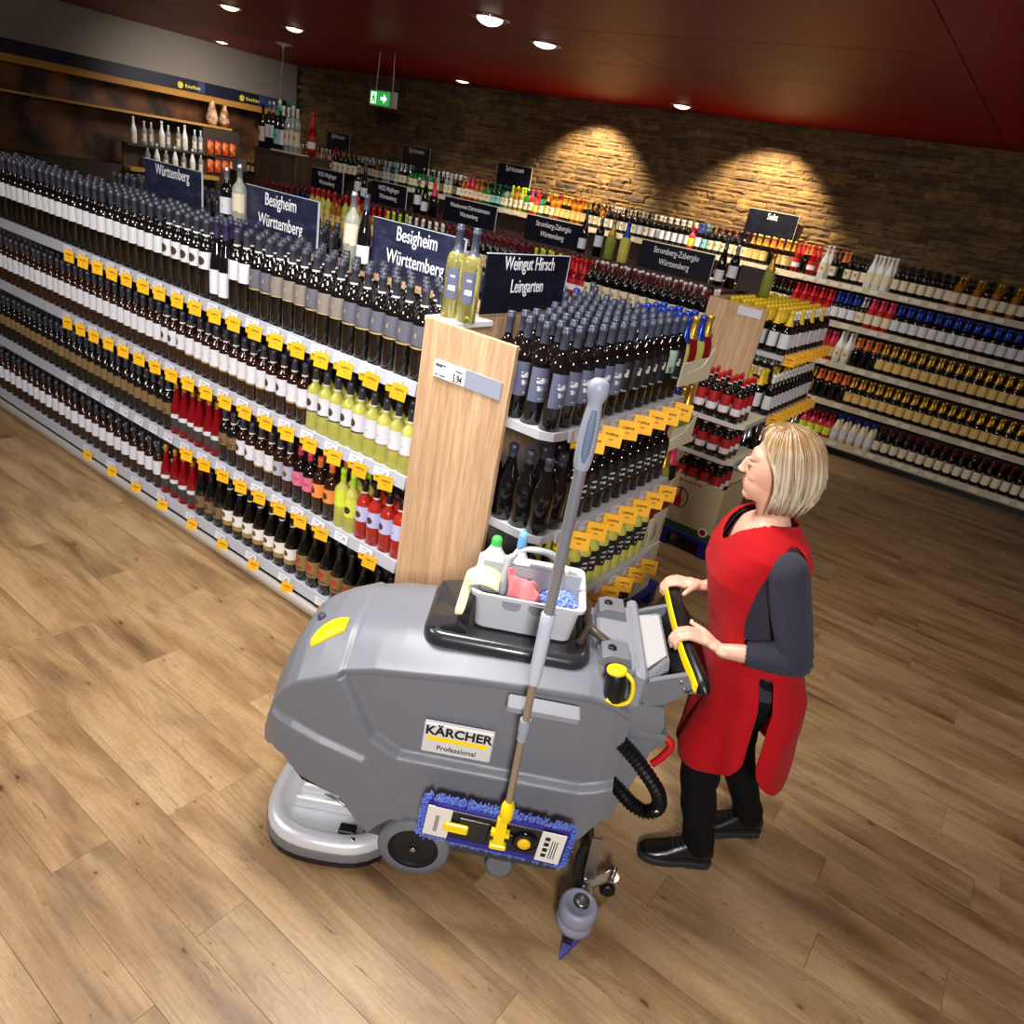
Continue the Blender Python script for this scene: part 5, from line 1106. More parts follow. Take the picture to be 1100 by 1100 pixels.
# squeegee: pivot arm, bumper roller, castor, curved black lip and blue blade
m_ = MB(); m_.loft([[(.575, -.01, .36), (.61, -.01, .36), (.61, .0, .36), (.575, .0, .36)], [(.585, -.01, .17), (.625, -.01, .17), (.625, .0, .17), (.585, .0, .17)]], smooth=False); m_.build('squeegee_arm', STEEL, mach)
m_ = MB(); m_.lathe([(.018, 0), (.018, .04), (.012, .045), (.001, .046)], 14, (.595, .0, .13)); m_.build('pivot_bolt', CHROME, mach)
m_ = MB(); m_.loft([[(.585, -.085, .125), (.625, -.085, .125), (.625, -.085, .14), (.585, -.085, .14)], [(.58, .03, .125), (.62, .03, .125), (.62, .03, .14), (.58, .03, .14)]], smooth=False); m_.build('roller_bracket', STEEL, mach)
m_ = MB(); m_.loft([[(.60, -.01, .10), (.60, .025, .10), (.60, .025, .112), (.60, -.01, .112)], [(.70, .055, .10), (.70, .09, .10), (.70, .09, .112), (.70, .055, .112)]], smooth=False); m_.build('castor_bracket', STEEL, mach)
m_ = MB(); m_.lathe([(.022, -.012), (.028, -.008), (.028, .008), (.022, .012)], 18, (.705, .078, .028), (0, 1, 0)); m_.build('small_castor', PBLK, mach)
m_ = MB(); m_.lathe([(.012, 0), (.012, .03), (.008, .034), (.001, .034)], 10, (.705, .075, .112)); m_.lathe([(.026, .0), (.026, .005)], 16, (.705, .075, .098)); m_.build('castor_mount', CHROME, mach)
bx_, by_ = .573, -.105
m_ = MB(); m_.lathe([(.052, .06), (.062, .068), (.065, .085), (.062, .10), (.059, .104), (.062, .108), (.065, .125), (.065, .150), (.060, .162), (.050, .166), (.046, .162), (.001, .162)], 32, (bx_, by_, 0)); m_.build('bumper_roller', mat('roller_grey', (136, 138, 156), .4), mach)
m_ = MB(); m_.lathe([(.025, .160), (.025, .170), (.022, .173), (.001, .173)], 24, (bx_+.006, by_+.008, 0)); m_.build('roller_cap', STEEL, mach); m_ = MB(); m_.lathe([(.0275, .158), (.0275, .168), (.025, .168)], 24, (bx_+.006, by_+.008, 0), caps=False); m_.build('cap_seal', PBLK, mach)
m_ = MB(); sq = bezier([(.56, -.16, .03), (.60, -.09, .03), (.635, .03, .03), (.65, .25, .03), (.63, .50, .03), (.58, .68, .03)], 6)
m_.loft([[(p.x-.02, p.y, .022), (p.x+.01, p.y, .022), (p.x+.006, p.y, .055), (p.x-.016, p.y, .055)] for p in sq], smooth=False); m_.build('squeegee_body', PBLK, mach)
m_ = MB(); m_.loft([[(p.x-.004, p.y, .0), (p.x+.0, p.y, .0), (p.x+.0, p.y, .024), (p.x-.004, p.y, .024)] for p in sq], smooth=False); m_.loft([[(.535, -.20, .0), (.54, -.20, .0), (.54, -.20, .012), (.535, -.20, .012)], [(.545, -.14, .0), (.60, -.13, .0), (.60, -.13, .03), (.545, -.14, .045)], [(.57, -.10, .0), (.63, -.09, .0), (.63, -.09, .03), (.57, -.10, .045)]], smooth=False); m_.build('squeegee_blade', mat('blade_violet', (72, 74, 150), .4), mach)
m_ = MB(); m_.tube(bezier([(.57, .02, .30), (.555, .0, .24), (.56, -.02, .17), (.59, .0, .10), (.62, .03, .05)], 5), .016, 10); m_.build('suction_hose', PBLK, mach)
def mworld(x, y, z): return Vector((MO.x+x*math.cos(MR)-y*math.sin(MR), MO.y+x*math.sin(MR)+y*math.cos(MR), z))
# ================================================================ CADDY ON THE LID
cad = empty('cleaning_caddy', mworld(.215, .335, .950), MR, 'light grey plastic cleaning caddy with arched handle, standing on the scrubber', 'caddy')
CG = mat('caddy_grey', (188, 190, 196), .4); CG2 = mat('caddy_handle', (164, 166, 172), .35)
def cr(hx, hy, z, r=.03): return [(x_, y_, z) for x_, y_, _ in rrect(-hx, hx, -hy, hy, r)]
m_ = MB(); m_.loft([cr(.158, .115, 0), cr(.160, .118, .004), cr(.172, .130, .125), cr(.186, .144, .127), cr(.187, .145, .140), cr(.180, .138, .142), cr(.166, .124, .134), cr(.152, .110, .008)], smooth=False, caps=True); m_.build('tub', CG, cad)
m_ = MB(); m_.box(-.165, .165, -.004, .004, .008, .185); m_.build('divider', CG2, cad)
hp = bezier([(-.085, -.035, .02), (-.088, -.02, .14), (-.080, .0, .205), (-.045, .004, .243), (.0, .004, .252), (.055, .004, .243), (.088, .0, .205), (.096, -.02, .14), (.094, -.035, .02)], 7)
m_ = MB(); m_.loft([[(p.x+(math.cos(a)*.014 if 1 else 0)*(1 if abs(p.x) > .07 else .6), p.y+.014*math.sin(a), p.z+math.cos(a)*(.010 if abs(p.x) < .07 else 0)) for a in [2*PI*i/10 for i in range(10)]] for p in hp]); m_.build('handle', CG2, cad)
for x_ in (-.05, .035):
    m_ = MB(); m_.prism([(x_-.03, .134), (x_+.03, .134), (x_+.028, .112), (x_+.016, .102), (x_-.016, .102), (x_-.028, .112)], -.152, -.138, 'xz'); m_.build('clip_tab', LGREY, cad)
def ctr(x, y, z=0): return mworld(.215+x, .335+y, .950+z)
WP = mat('bottle_plastic_white', (232, 232, 230), .4); BLU = mat('cap_blue', (110, 170, 220), .4); GRN = mat('cap_green', (70, 190, 80), .4)
def detergent(loc, r, h, capm_, label, lab=True, hc=.03, rc=.018, tint=WP):
    t = empty('detergent_bottle', loc, MR, label, 'bottle', 'cleaning bottles in the caddy')
    m_ = MB(); m_.lathe([(r*.9, 0), (r, .006), (r, h*.72), (r*.9, h*.82), (r*.5, h*.94), (r*.42, h)], 20); m_.build('body', tint, t)
    m_ = MB(); m_.lathe([(rc, h-.004), (rc, h+hc*.7), (rc*.7, h+hc), (.001, h+hc)], 14); m_.build('cap', capm_, t)
    if lab: m_ = MB(); m_.lathe([(r+.001, h*.15), (r+.001, h*.62)], 20, caps=False); m_.build('label', mat('label_paper', (225, 228, 235), .5, var=(60, (150, 160, 190))), t)
detergent(ctr(-.135, .045, .009), .042, .215, GRN, 'white cleaner bottle with green cap in the caddy')
detergent(ctr(-.05, .085, .009), .030, .205, BLU, 'slim bottle with light blue spray cap in the caddy', hc=.055, rc=.016)
detergent(ctr(-.035, .035, .009), .034, .165, WP, 'low white bottle behind the pink cloth in the caddy', rc=.026, hc=.012)
detergent(ctr(.10, .06, .009), .030, .150, mat('cap_cream', (232, 220, 190), .5), 'cream-topped white jar at the right rear of the caddy', rc=.028, hc=.02)
def cloth(name, m, f, label, loc, cat='cloth', nu=22, nv=16, th=.004):
    """draped cloth: f(u,v) gives a point"""
    vs = [f(i/nu, j/nv) for j in range(nv+1) for i in range(nu+1)]; n = len(vs)
    fs = [(j*(nu+1)+i, j*(nu+1)+i+1, (j+1)*(nu+1)+i+1, (j+1)*(nu+1)+i) for j in range(nv) for i in range(nu)]
    mb = MB(); mb.add(vs, fs, 0, True); o = mb.build(name, m, None, loc, MR); md = o.modifiers.new('thickness', 'SOLIDIFY'); md.thickness = th; md.offset = 0
    return tag(o, label, cat)
def fpink(u, v):
    x = -.075+.115*u; y = -.095+.075*v; fold = .012*math.sin(u*9+v*3)+.008*math.sin(u*17-v*8)
    return (x+.006*math.sin(v*11), y+.01*math.sin(u*7), .105+.05*math.sin(PI*min(1, v*1.05))*(.75+.5*(1-u))+fold+.035*(1-u)*v-.05*(v < .05)-.03*max(0, u-.85)/.15)
cloth('cleaning_cloth', mat('cloth_pink', (226, 124, 128), .9, bump=(500, .4), sheen=.3), fpink, 'folded pink cleaning cloth at the front of the caddy', mworld(.215, .335, .950))
def fyel(u, v):
    # lies on the rim, hangs over it in two folds
    y = -.12+.13*u
    if v < .42: t = v/.42; return (-.100-.095*t, y+.012*(1-t), .136+.020*math.sin(t*2.4)+.010*math.sin(u*9)*(1-.4*t))
    t = (v-.42)/.58; d = .060+.065*abs(math.sin(u*3.6+.55))
    return (-.198-.016*t+.014*math.sin(u*8+t*2), y-.02*t+.012*math.sin(t*5), .152-d*t+.004*math.sin(u*9))
cloth('cleaning_cloth', mat('cloth_yellow', (232, 230, 168), .9, bump=(500, .4), sheen=.3), fyel, 'pale yellow cleaning cloth hanging over the left rim of the caddy', mworld(.215, .335, .950))
# blue chenille mitt: many little noodles in one piece
m_ = MB(); cr_ = random.Random(5)
CHB = mat('chenille_blue', (88, 120, 206), .85, sheen=.4, var=(90, (150, 175, 235)))
m_.lathe([(.01, .02), (.05, .03), (.062, .07), (.05, .105), (.01, .118)], 14, (.098, -.06, .012), (0, 0, 1))
for i in range(330):
    a = cr_.random()*2*PI; e = cr_.random()**.7*1.35; n_ = Vector((math.cos(a)*math.sin(e)*1.25, math.sin(a)*math.sin(e)*.95, math.cos(e)))
    p = Vector((.098, -.06, .088))+Vector((n_.x*.046, n_.y*.046, n_.z*.05)); q = p+n_*.014+Vector((cr_.uniform(-.008, .008), cr_.uniform(-.008, .008), -.004))
    m_.tube([p, (p+q)/2+Vector((0, 0, .003)), q], [.0045, .005, .003], 5)
o = m_.build('chenille_pad', CHB, None, mworld(.215, .335, .950), MR); tag(o, 'blue noodle-pile cleaning pad at the right front of the caddy', 'pad')
# ================================================================ MOP
mop = empty('flat_mop', mworld(.26, -.10, .35), MR, 'flat mop with telescopic pole, yellow joint and blue pad hooked on the scrubber side', 'mop')
def L_(x, y, z): return (x-.26, y+.10, z-.35)
POLE = mat('pole_bronze', (168, 150, 132), .3, .5); POLE2 = mat('pole_silver', (176, 180, 190), .3, .7); GRIP = mat('grip_grey', (146, 152, 166), .4); GRIP2 = mat('grip_inlay', (96, 110, 134), .5)
py = lambda z: -.115+(z-.5)*.035
px = lambda z: .268-.014*(z-.5)*(z < 1.0)+(-.007 if z >= 1.0 else 0)
pp = lambda z: L_(px(z), py(z), z if z < 1.3 else 1.3+(z-1.3)*.955)
m_ = MB(); m_.tube([pp(.50), pp(1.02)], .0115, 16); m_.build('lower_pole', POLE, mop)
m_ = MB(); m_.tube([pp(.835), pp(.875)], .017, 16); m_.tube([pp(.80), pp(.84)], .0145, 16); m_.build('clamp_ring', GRIP, mop)
m_ = MB(); m_.tube([pp(.90), pp(1.02)], .0120, 16); m_.build('inner_pole', POLE, mop)
m_ = MB(); m_.tube([pp(1.005), pp(1.02), pp(1.20), pp(1.235), pp(1.24)], [.0165, .019, .0195, .0205, .017], 18); m_.build('twist_sleeve', mat('sleeve_pale', (196, 202, 216), .3, trans=.1), mop)
m_ = MB(); m_.tube([pp(1.23), pp(1.70)], .0158, 18); m_.build('upper_pole', POLE2, mop)
zs = [(1.68, .0165), (1.70, .020), (1.74, .0215), (1.80, .0205), (1.845, .0165), (1.86, .0155), (1.875, .021), (1.895, .0235), (1.912, .021), (1.921, .012), (1.923, .001)]
m_ = MB(); m_.tube([pp(z) for z, r in zs], [r*1.15 for z, r in zs], 20); m_.build('grip', GRIP, mop)
m_ = MB(); c0 = [pp(z) for z in (1.705, 1.73, 1.77, 1.81, 1.845)]
m_.loft([[(p[0]+w_*sx_, p[1]-1.15*r_*(.96 if sx_ else 1.08)-.001, p[2]) for sx_ in (-1, -.5, 0, .5, 1)]+[(p[0], p[1], p[2])] for p, w_, r_ in zip(c0, (.004, .010, .011, .010, .006), (.0205, .0212, .0212, .020, .0168))], smooth=True); m_.build('grip_inlay', GRIP2, mop)
# yellow universal joint
m_ = MB(); m_.tube([L_(.268, -.118, .485), L_(.268, -.117, .50), L_(.268, -.116, .545), L_(.268, -.116, .56)], [.016, .022, .021, .014], 14)
m_.prism([(.0, .02), (.018, .02), (.016, .14), (.010, .15), (-.010, .15), (-.016, .14), (-.018, .02)], -.032, -.010, 'xz'); m_.box(-.028, .030, -.034, -.014, .075, .093); m_.bbox(-.026, .028, -.036, -.008, .018, .038, .004)
m_.build('joint', YEL, mop)
# head: runs along the machine, standing upright against its side, tilted a little
headM = Matrix.Translation((-.015, .0, .055)) @ Matrix.Rotation(math.radians(3.0), 4, 'Y')
def HM(): m = MB(); m.M = headM; return m
m_ = HM(); m_.bbox(-.205, .215, -.006, .006, -.058, .058, .003); hd = m_.build('mop_plate', PBLK, mop)
m_ = HM(); m_.bbox(-.12, -.02, -.012, -.006, -.04, .04, .003); m_.lathe([(.04, 0), (.042, .004), (.03, .008), (.001, .008)], 20, (.10, -.006, 0), (0, -1, 0)); m_.bbox(-.02, .06, -.016, -.006, -.02, .02, .003); m_.build('plate_mechanism', mat('plastic_black_gloss', (12, 12, 13), .15), mop)
m_ = HM(); m_.bbox(-.165, -.085, -.022, -.008, -.022, .016, .005); m_.build('foot_pedal', YEL, mop)
m_ = HM(); m_.lathe([(.021, 0), (.022, .004), (.018, .008), (.001, .008)], 16, (.098, -.014, -.004), (0, -1, 0)); m_.build('release_button', mat('button_yellow', (244, 200, 30), .4), mop)
m_ = HM(); m_.bbox(-.225, -.145, -.0115, -.0065, -.062, .064, .002); pk1 = m_.build('white_pocket', mat('pocket_white', (226, 222, 216), .7), mop)
m_ = HM(); m_.bbox(.145, .225, -.0115, -.0065, -.068, .062, .002); pk2 = m_.build('white_pocket', MATS['pocket_white'], mop)
m_ = HM()
for i in range(4): m_.box(.160, .176, -.0125, -.0116, -.045+i*.024, -.030+i*.024)
for i in range(3): m_.box(.184+i*.008, .187+i*.008, -.0125, -.0116, -.048, .03)
m_.build('care_print', INK, mop).parent = pk2
m_ = HM(); m_.box(-.195, -.182, -.0125, -.0116, -.04, .03); m_.build('faded_print', mat('ink_grey', (150, 146, 140), .6), mop).parent = pk1
MPB = mat('mop_blue', (52, 74, 176), .85, sheen=.4, var=(150, (96, 130, 214)))
m_ = HM(); m_.bbox(-.232, .240, .004, .016, -.080, .080, .005); m_.build('pad_base', mat('mop_navy', (44, 36, 130), .8), mop)
m_ = HM()
for (x0, x1, z0, z1) in ((-.205, .145, .060, .076), (-.145, .215, -.076, -.058)): m_.bbox(x0, x1, -.010, .004, z0, z1, .003)
m_.build('pad_binding', MATS['mop_navy'], mop)
m_ = HM(); 
for i in range(900):
    t_ = cr_.random()*2*(.472+.16); 
    if t_ < .472: p = (-.232+t_, .080); n_ = (0, 1)
    elif t_ < .632: p = (.240, .080-(t_-.472)); n_ = (1, 0)
    elif t_ < 1.104: p = (.240-(t_-.632), -.080); n_ = (0, -1)
    else: p = (-.232, -.080+(t_-1.104)); n_ = (-1, 0)
    y_ = cr_.uniform(-.003, .018); a_ = Vector((p[0]-n_[0]*.004, y_, p[1]-n_[1]*.004)); b_ = a_+Vector((n_[0]*.016+cr_.uniform(-.006, .006), cr_.uniform(-.006, .004), n_[1]*.016+cr_.uniform(-.006, .006)))
    m_.tube([a_, b_], [.0035, .0025], 4)
m_.build('pad_fringe', MPB, mop)['kind'] = 'stuff'
# ================================================================ THE WOMAN (local frame = machine frame axes, facing -x)
PO = Vector((1.08, .40, 0)); wp = mworld(PO.x, PO.y, 0)
per = empty('person', wp, MR, 'blonde woman in a red sleeveless overall, dark trousers and black shoes steering the scrubber', 'person')
SKIN = mat('skin', (222, 170, 144), .45, bump=(220, .05)); SKIN.node_tree.nodes['Principled BSDF'].inputs['Subsurface Weight'].default_value = .12; SKIN.node_tree.nodes['Principled BSDF'].inputs['Subsurface Radius'].default_value = (.012, .005, .003)
SHIRT = mat('shirt_charcoal', (52, 50, 64), .9, bump=(260, .5, (1, 1, 3)), sheen=.06, spec=.3); TROU = mat('trousers_black', (9, 9, 11), .8, spec=.25)
REDC = mat('overall_red', (176, 10, 20), .85, bump=(420, .25), sheen=.04, spec=.25)
def pl(p): return Vector(p)-PO
def capsule(mb, pts, rs, seg=14):
    pts = [pl(p) for p in pts]
    mb.tube(pts, rs, seg)
    for p, r in zip(pts, rs): ball(mb, p, r, r, r)
def ball(mb, p, rx, ry, rz, n=10, m=14, rot=None):
    vs = []; fs = []; p = Vector(p)
    for i in range(n+1):
        a = PI*i/n
        for j in range(m):
            b_ = 2*PI*j/m; q = Vector((rx*math.sin(a)*math.cos(b_), ry*math.sin(a)*math.sin(b_), rz*math.cos(a)))
            if rot: q = rot @ q
            vs.append(tuple(p+q))
    for i in range(n):
        for j in range(m): k = (j+1) % m; fs.append((i*m+j, (i+1)*m+j, (i+1)*m+k, i*m+k))
    mb.add(vs, fs, 0, True)
def fuse(name, mb, voxel, it, m, parent, fac=.5, disp=None):
    me = mb.mesh(name, m); o = bpy.data.objects.new('tmp', me); COL.objects.link(o)
    r = o.modifiers.new('r', 'REMESH'); r.mode = 'VOXEL'; r.voxel_size = voxel; r.use_smooth_shade = True
    s = o.modifiers.new('s', 'SMOOTH'); s.iterations = it; s.factor = fac
    dg = bpy.context.evaluated_depsgraph_get(); out = bpy.data.meshes.new_from_object(o.evaluated_get(dg)); bpy.data.objects.remove(o)
    out.name = name; out.materials.clear(); out.materials.append(m)
    if disp:
        for v in out.vertices: v.co = disp(v.co+PO)-PO
    out.polygons.foreach_set('use_smooth', [True]*len(out.polygons))
    return link(name, out, parent)
TOR = [(.44, 1.078, .160, .210), (.60, 1.073, .162, .210), (.74, 1.068, .166, .202), (.84, 1.062, .160, .195), (.95, 1.035, .145, .175), (1.05, 1.005, .138, .172), (1.15, .975, .145, .182), (1.24, .950, .152, .190), (1.31, .945, .140, .192), (1.365, .945, .122, .190), (1.40, .942, .105, .165), (1.425, .938, .085, .12), (1.45, .935, .068, .075), (1.49, .93, .05, .052)]
def ring_at(z, off, n=96):
    cx, d, w_ = lerp_tab(TOR, z)
    cx_, d_, ww = cx, d+off, w_+off; out = []
    for i in range(n):
        a = 2*PI*i/n; c_, s_ = math.cos(a), math.sin(a); k = (abs(c_)**2.35+abs(s_)**2.35)**(-1/2.35)
        out.append((cx_-d_*c_*k, .40-ww*s_*k, z))            # a=0 front, a=90 near side
    return out
# ---- body
Hc = Vector((.915, .40, 1.62)); HR = Matrix.Rotation(math.radians(-9), 3, 'Z') @ Matrix.Rotation(math.radians(-9), 3, 'Y')
def H(x, y, z): return Hc+HR @ (Vector((x, y, z))-Hc)
b_ = MB()
b_.loft([[tuple(pl(p)) for p in ring_at(z, -.022-.02*(z < 1), 32)] for z in (.80, .88, .95, 1.05, 1.15, 1.24, 1.31, 1.365, 1.40, 1.425, 1.45, 1.48)])
capsule(b_, [(.955, .40, 1.40), (.935, .40, 1.46), (.905, .40, 1.545)], [.060, .051, .052], 20)
def hb(x, y, z, rx, ry, rz): ball(b_, pl(H(x, y, z)), rx, ry, rz, 14, 18, HR)
hb(.925, .40, 1.640, .096, .076, .098); hb(.880, .40, 1.605, .071, .066, .088); hb(.862, .40, 1.555, .058, .052, .060)
hb(.831, .40, 1.522, .026, .026, .022); hb(.868, .375, 1.535, .045, .022, .028); hb(.868, .425, 1.535, .045, .022, .028)
hb(.840, .375, 1.586, .026, .022, .026); hb(.840, .425, 1.586, .026, .022, .026)
hb(.838, .40, 1.650, .018, .048, .026)
for y_ in (.3755, .4245): hb(.825, y_, 1.627, .010, .013, .006)
for (x, y, z, r) in ((.808, .40, 1.634, .0085), (.803, .40, 1.624, .0088), (.798, .40, 1.613, .0092), (.792, .40, 1.602, .0105), (.797, .392, 1.597, .0075), (.797, .408, 1.597, .0075)): hb(x, y, z, r, r, r)
hb(.811, .40, 1.567, .009, .019, .007); hb(.812, .40, 1.556, .009, .017, .0075); hb(.820, .40, 1.545, .014, .016, .010); hb(.815, .40, 1.580, .010, .012, .012)
for s_, S, E_, Wr, rad in ((-1, (.972, .222, 1.352), (1.075, .172, 1.075), (.868, .232, 1.020), 0), (1, (.972, .578, 1.352), (1.065, .640, 1.11), (.862, .612, 1.040), 0)):
    capsule(b_, [S, tuple((Vector(S)+Vector(E_))/2), E_], [.048, .045, .038]); E2, W2 = Vector(E_), Vector(Wr)
    capsule(b_, [E_, tuple(E2.lerp(W2, .3)), tuple(E2.lerp(W2, .7)), Wr], [.038, .041, .031, .0245])
    # palm
    ysg = s_
    if s_ < 0:
        k = [(.775, .243), (.772, .262), (.772, .281), (.776, .300)]; palm = [(Wr, .023), ((.842, .245, 1.028), .022), ((.815, .255, 1.036), .019)]
        th = [(.835, .268, 1.030), (.812, .300, 1.040), (.793, .322, 1.040), (.778, .347, 1.036)]
    else:
        k = [(.785, .652), (.780, .634), (.779, .615), (.781, .597)]; palm = [(Wr, .023), ((.838, .618, 1.044), .022), ((.815, .624, 1.046), .019)]
        th = [(.832, .600, 1.044), (.812, .575, 1.046), (.795, .556, 1.040), (.780, .538, 1.034)]
    for (p, r) in palm: ball(b_, pl(p), r*1.3, r*1.35, r*.72)
    for (kx_, ky_) in k: capsule(b_, [palm[1][0], (kx_+.012, ky_, 1.036)], [.015, .0108], 10)
    for i, (kx_, ky_) in enumerate(k):
        ln = (.86, .97, 1.0, .93)[i] if s_ < 0 else (.86, .97, 1.0, .93)[i]; dz = (0, .002, .001, -.001)[i]
        capsule(b_, [(kx_+.012, ky_, 1.037+dz), (kx_-.018, ky_, 1.040+dz), (kx_-.052*ln, ky_, 1.030+dz), (kx_-.066*ln, ky_, 1.004+dz), (kx_-.062*ln, ky_, .982+(1-ln)*.06)], [.0105, .0095, .0088, .0082, .0074], 10)
    capsule(b_, th, [.0155, .0115, .0102, .0085], 10)
capsule(b_, [(1.07, .315, .86), (.965, .31, .52), (1.065, .31, .10)], [.060, .045, .030]); capsule(b_, [(1.07, .485, .86), (1.10, .48, .48), (1.30, .50, .12)], [.060, .045, .030])
body = fuse('body', b_, .0042, 3, SKIN, per)
# eyes, brows, lips, nails
EYEW = mat('eye_white', (236, 232, 228), .2); IRIS = mat('iris', (70, 96, 110), .2); LIP = mat('lips', (196, 96, 96), .4); NAIL = mat('nail', (240, 225, 218), .25)
for y in (.3755, .4245):
    m_ = MB(); ball(m_, pl(H(.8200, y+(.002 if y < .4 else -.002), 1.617)), .0085, .0088, .0056); e_ = m_.build('eye', EYEW, body); m_ = MB(); ball(m_, pl(H(.8155, y, 1.617)), .0048, .0066, .0052); m_.build('iris', IRIS, body)
    m_ = MB(); m_.tube([pl(H(.828, y+(.013 if y > .4 else -.013), 1.617)), pl(H(.811, y, 1.6225)), pl(H(.811, y-(.008 if y > .4 else -.008), 1.620))], [.0012, .0018, .001], 6); m_.build('eyelash', mat('lash', (50, 36, 30), .6), body)
    m_ = MB(); m_.tube([pl(H(.834, y+(.018 if y > .4 else -.018), 1.638)), pl(H(.817, y+(.004 if y > .4 else -.004), 1.642)), pl(H(.812, y-(.010 if y > .4 else -.010), 1.639))], [.0012, .0026, .0018], 6); m_.build('eyebrow', mat('brow', (150, 112, 76), .8), body)
m_ = MB(); ball(m_, pl(H(.8095, .40, 1.5668)), .0088, .019, .0040); ball(m_, pl(H(.8105, .40, 1.5575)), .0088, .017, .0044); m_.build('lips', LIP, body)
# ---- clothes
def nk(p, f=1.0): return ((p.x-.905)/(.100*f))**2+((p.y-.40)/(.092*f))**2 < 1 and p.z > 1.29
sh_ = MB()
sh_.loft([[tuple(pl(p)) for p in ring_at(z, -.010, 40)] for z in (.86, .95, 1.05, 1.15, 1.24, 1.31, 1.365, 1.40, 1.42)])
for S, E_, Wr in (((.972, .222, 1.345), (1.075, .172, 1.075), (.868, .232, 1.020)), ((.972, .578, 1.345), (1.065, .640, 1.11), (.862, .612, 1.040))):
    E2, W2 = Vector(E_), Vector(Wr); capsule(sh_, [S, tuple((Vector(S)+E2)/2), E_], [.064, .060, .051], 18); capsule(sh_, [E_, tuple(E2.lerp(W2, .3)), tuple(E2.lerp(W2, .62))], [.051, .050, .041], 18)
def folds(p):
    n = noise.noise(p*18)*.0035; q = Vector((1.07, .17, 1.08)); d = (p-q).length
    w_ = math.exp(-(d/.07)**2)*.0045*math.sin((p.z*1.3+p.x)*190)
    c_ = Vector((lerp_tab(TOR, p.z)[0], .40, p.z)); r_ = (p-c_)
    return p+r_.normalized()*(n+w_) if r_.length > .01 else p
shirt = fuse('shirt', sh_, .0055, 3, SHIRT, per, disp=folds)
bm = bmesh.new(); bm.from_mesh(shirt.data)
bmesh.ops.delete(bm, geom=[f for f in bm.faces if nk(f.calc_center_median()+PO, 1.16) or (f.calc_center_median().z > 1.405 and abs(f.calc_center_median().y) < .13)], context='FACES')
W0, W1 = Vector((1.075, .172, 1.075)), Vector((.868, .232, 1.020)); W2_, W3 = Vector((1.065, .640, 1.11)), Vector((.862, .612, 1.040))
dele = []
for f in bm.faces:
    c_ = f.calc_center_median()+PO
    if c_.x < .955 and c_.z < 1.10:
        for a_, e_ in ((W0, W1), (W2_, W3)):
            t_ = (c_-a_).dot(e_-a_)/(e_-a_).length_squared
            if t_ > .66 and (c_-(a_+(e_-a_)*t_)).length < .052: dele.append(f); break
bmesh.ops.delete(bm, geom=dele, context='FACES'); bm.to_mesh(shirt.data); bm.free()
md = shirt.modifiers.new('cloth', 'SOLIDIFY'); md.thickness = .003; md.offset = 1
tr = MB()
tr.loft([[tuple(pl((p[0], p[1], p[2]))) for p in ring_at(z, o_, 32)] for z, o_ in ((.78, -.045), (.84, -.012), (.95, -.006), (1.02, -.004))])
capsule(tr, [(1.055, .33, .84), (.995, .322, .70), (.950, .315, .56), (.985, .312, .36), (1.060, .31, .095)], [.103, .095, .079, .067, .058], 20)
capsule(tr, [(1.08, .47, .84), (1.09, .475, .66), (1.12, .48, .48), (1.20, .49, .30), (1.30, .505, .10)], [.108, .096, .078, .064, .056], 20)
def tf(p): return p+Vector((1, .3, 0))*(.0035*math.sin(p.z*46+p.x*25+3*noise.noise(p*7)))+Vector((0, 0, .004*noise.noise(p*22)))
trousers = fuse('trousers', tr, .007, 4, TROU, per, disp=tf)
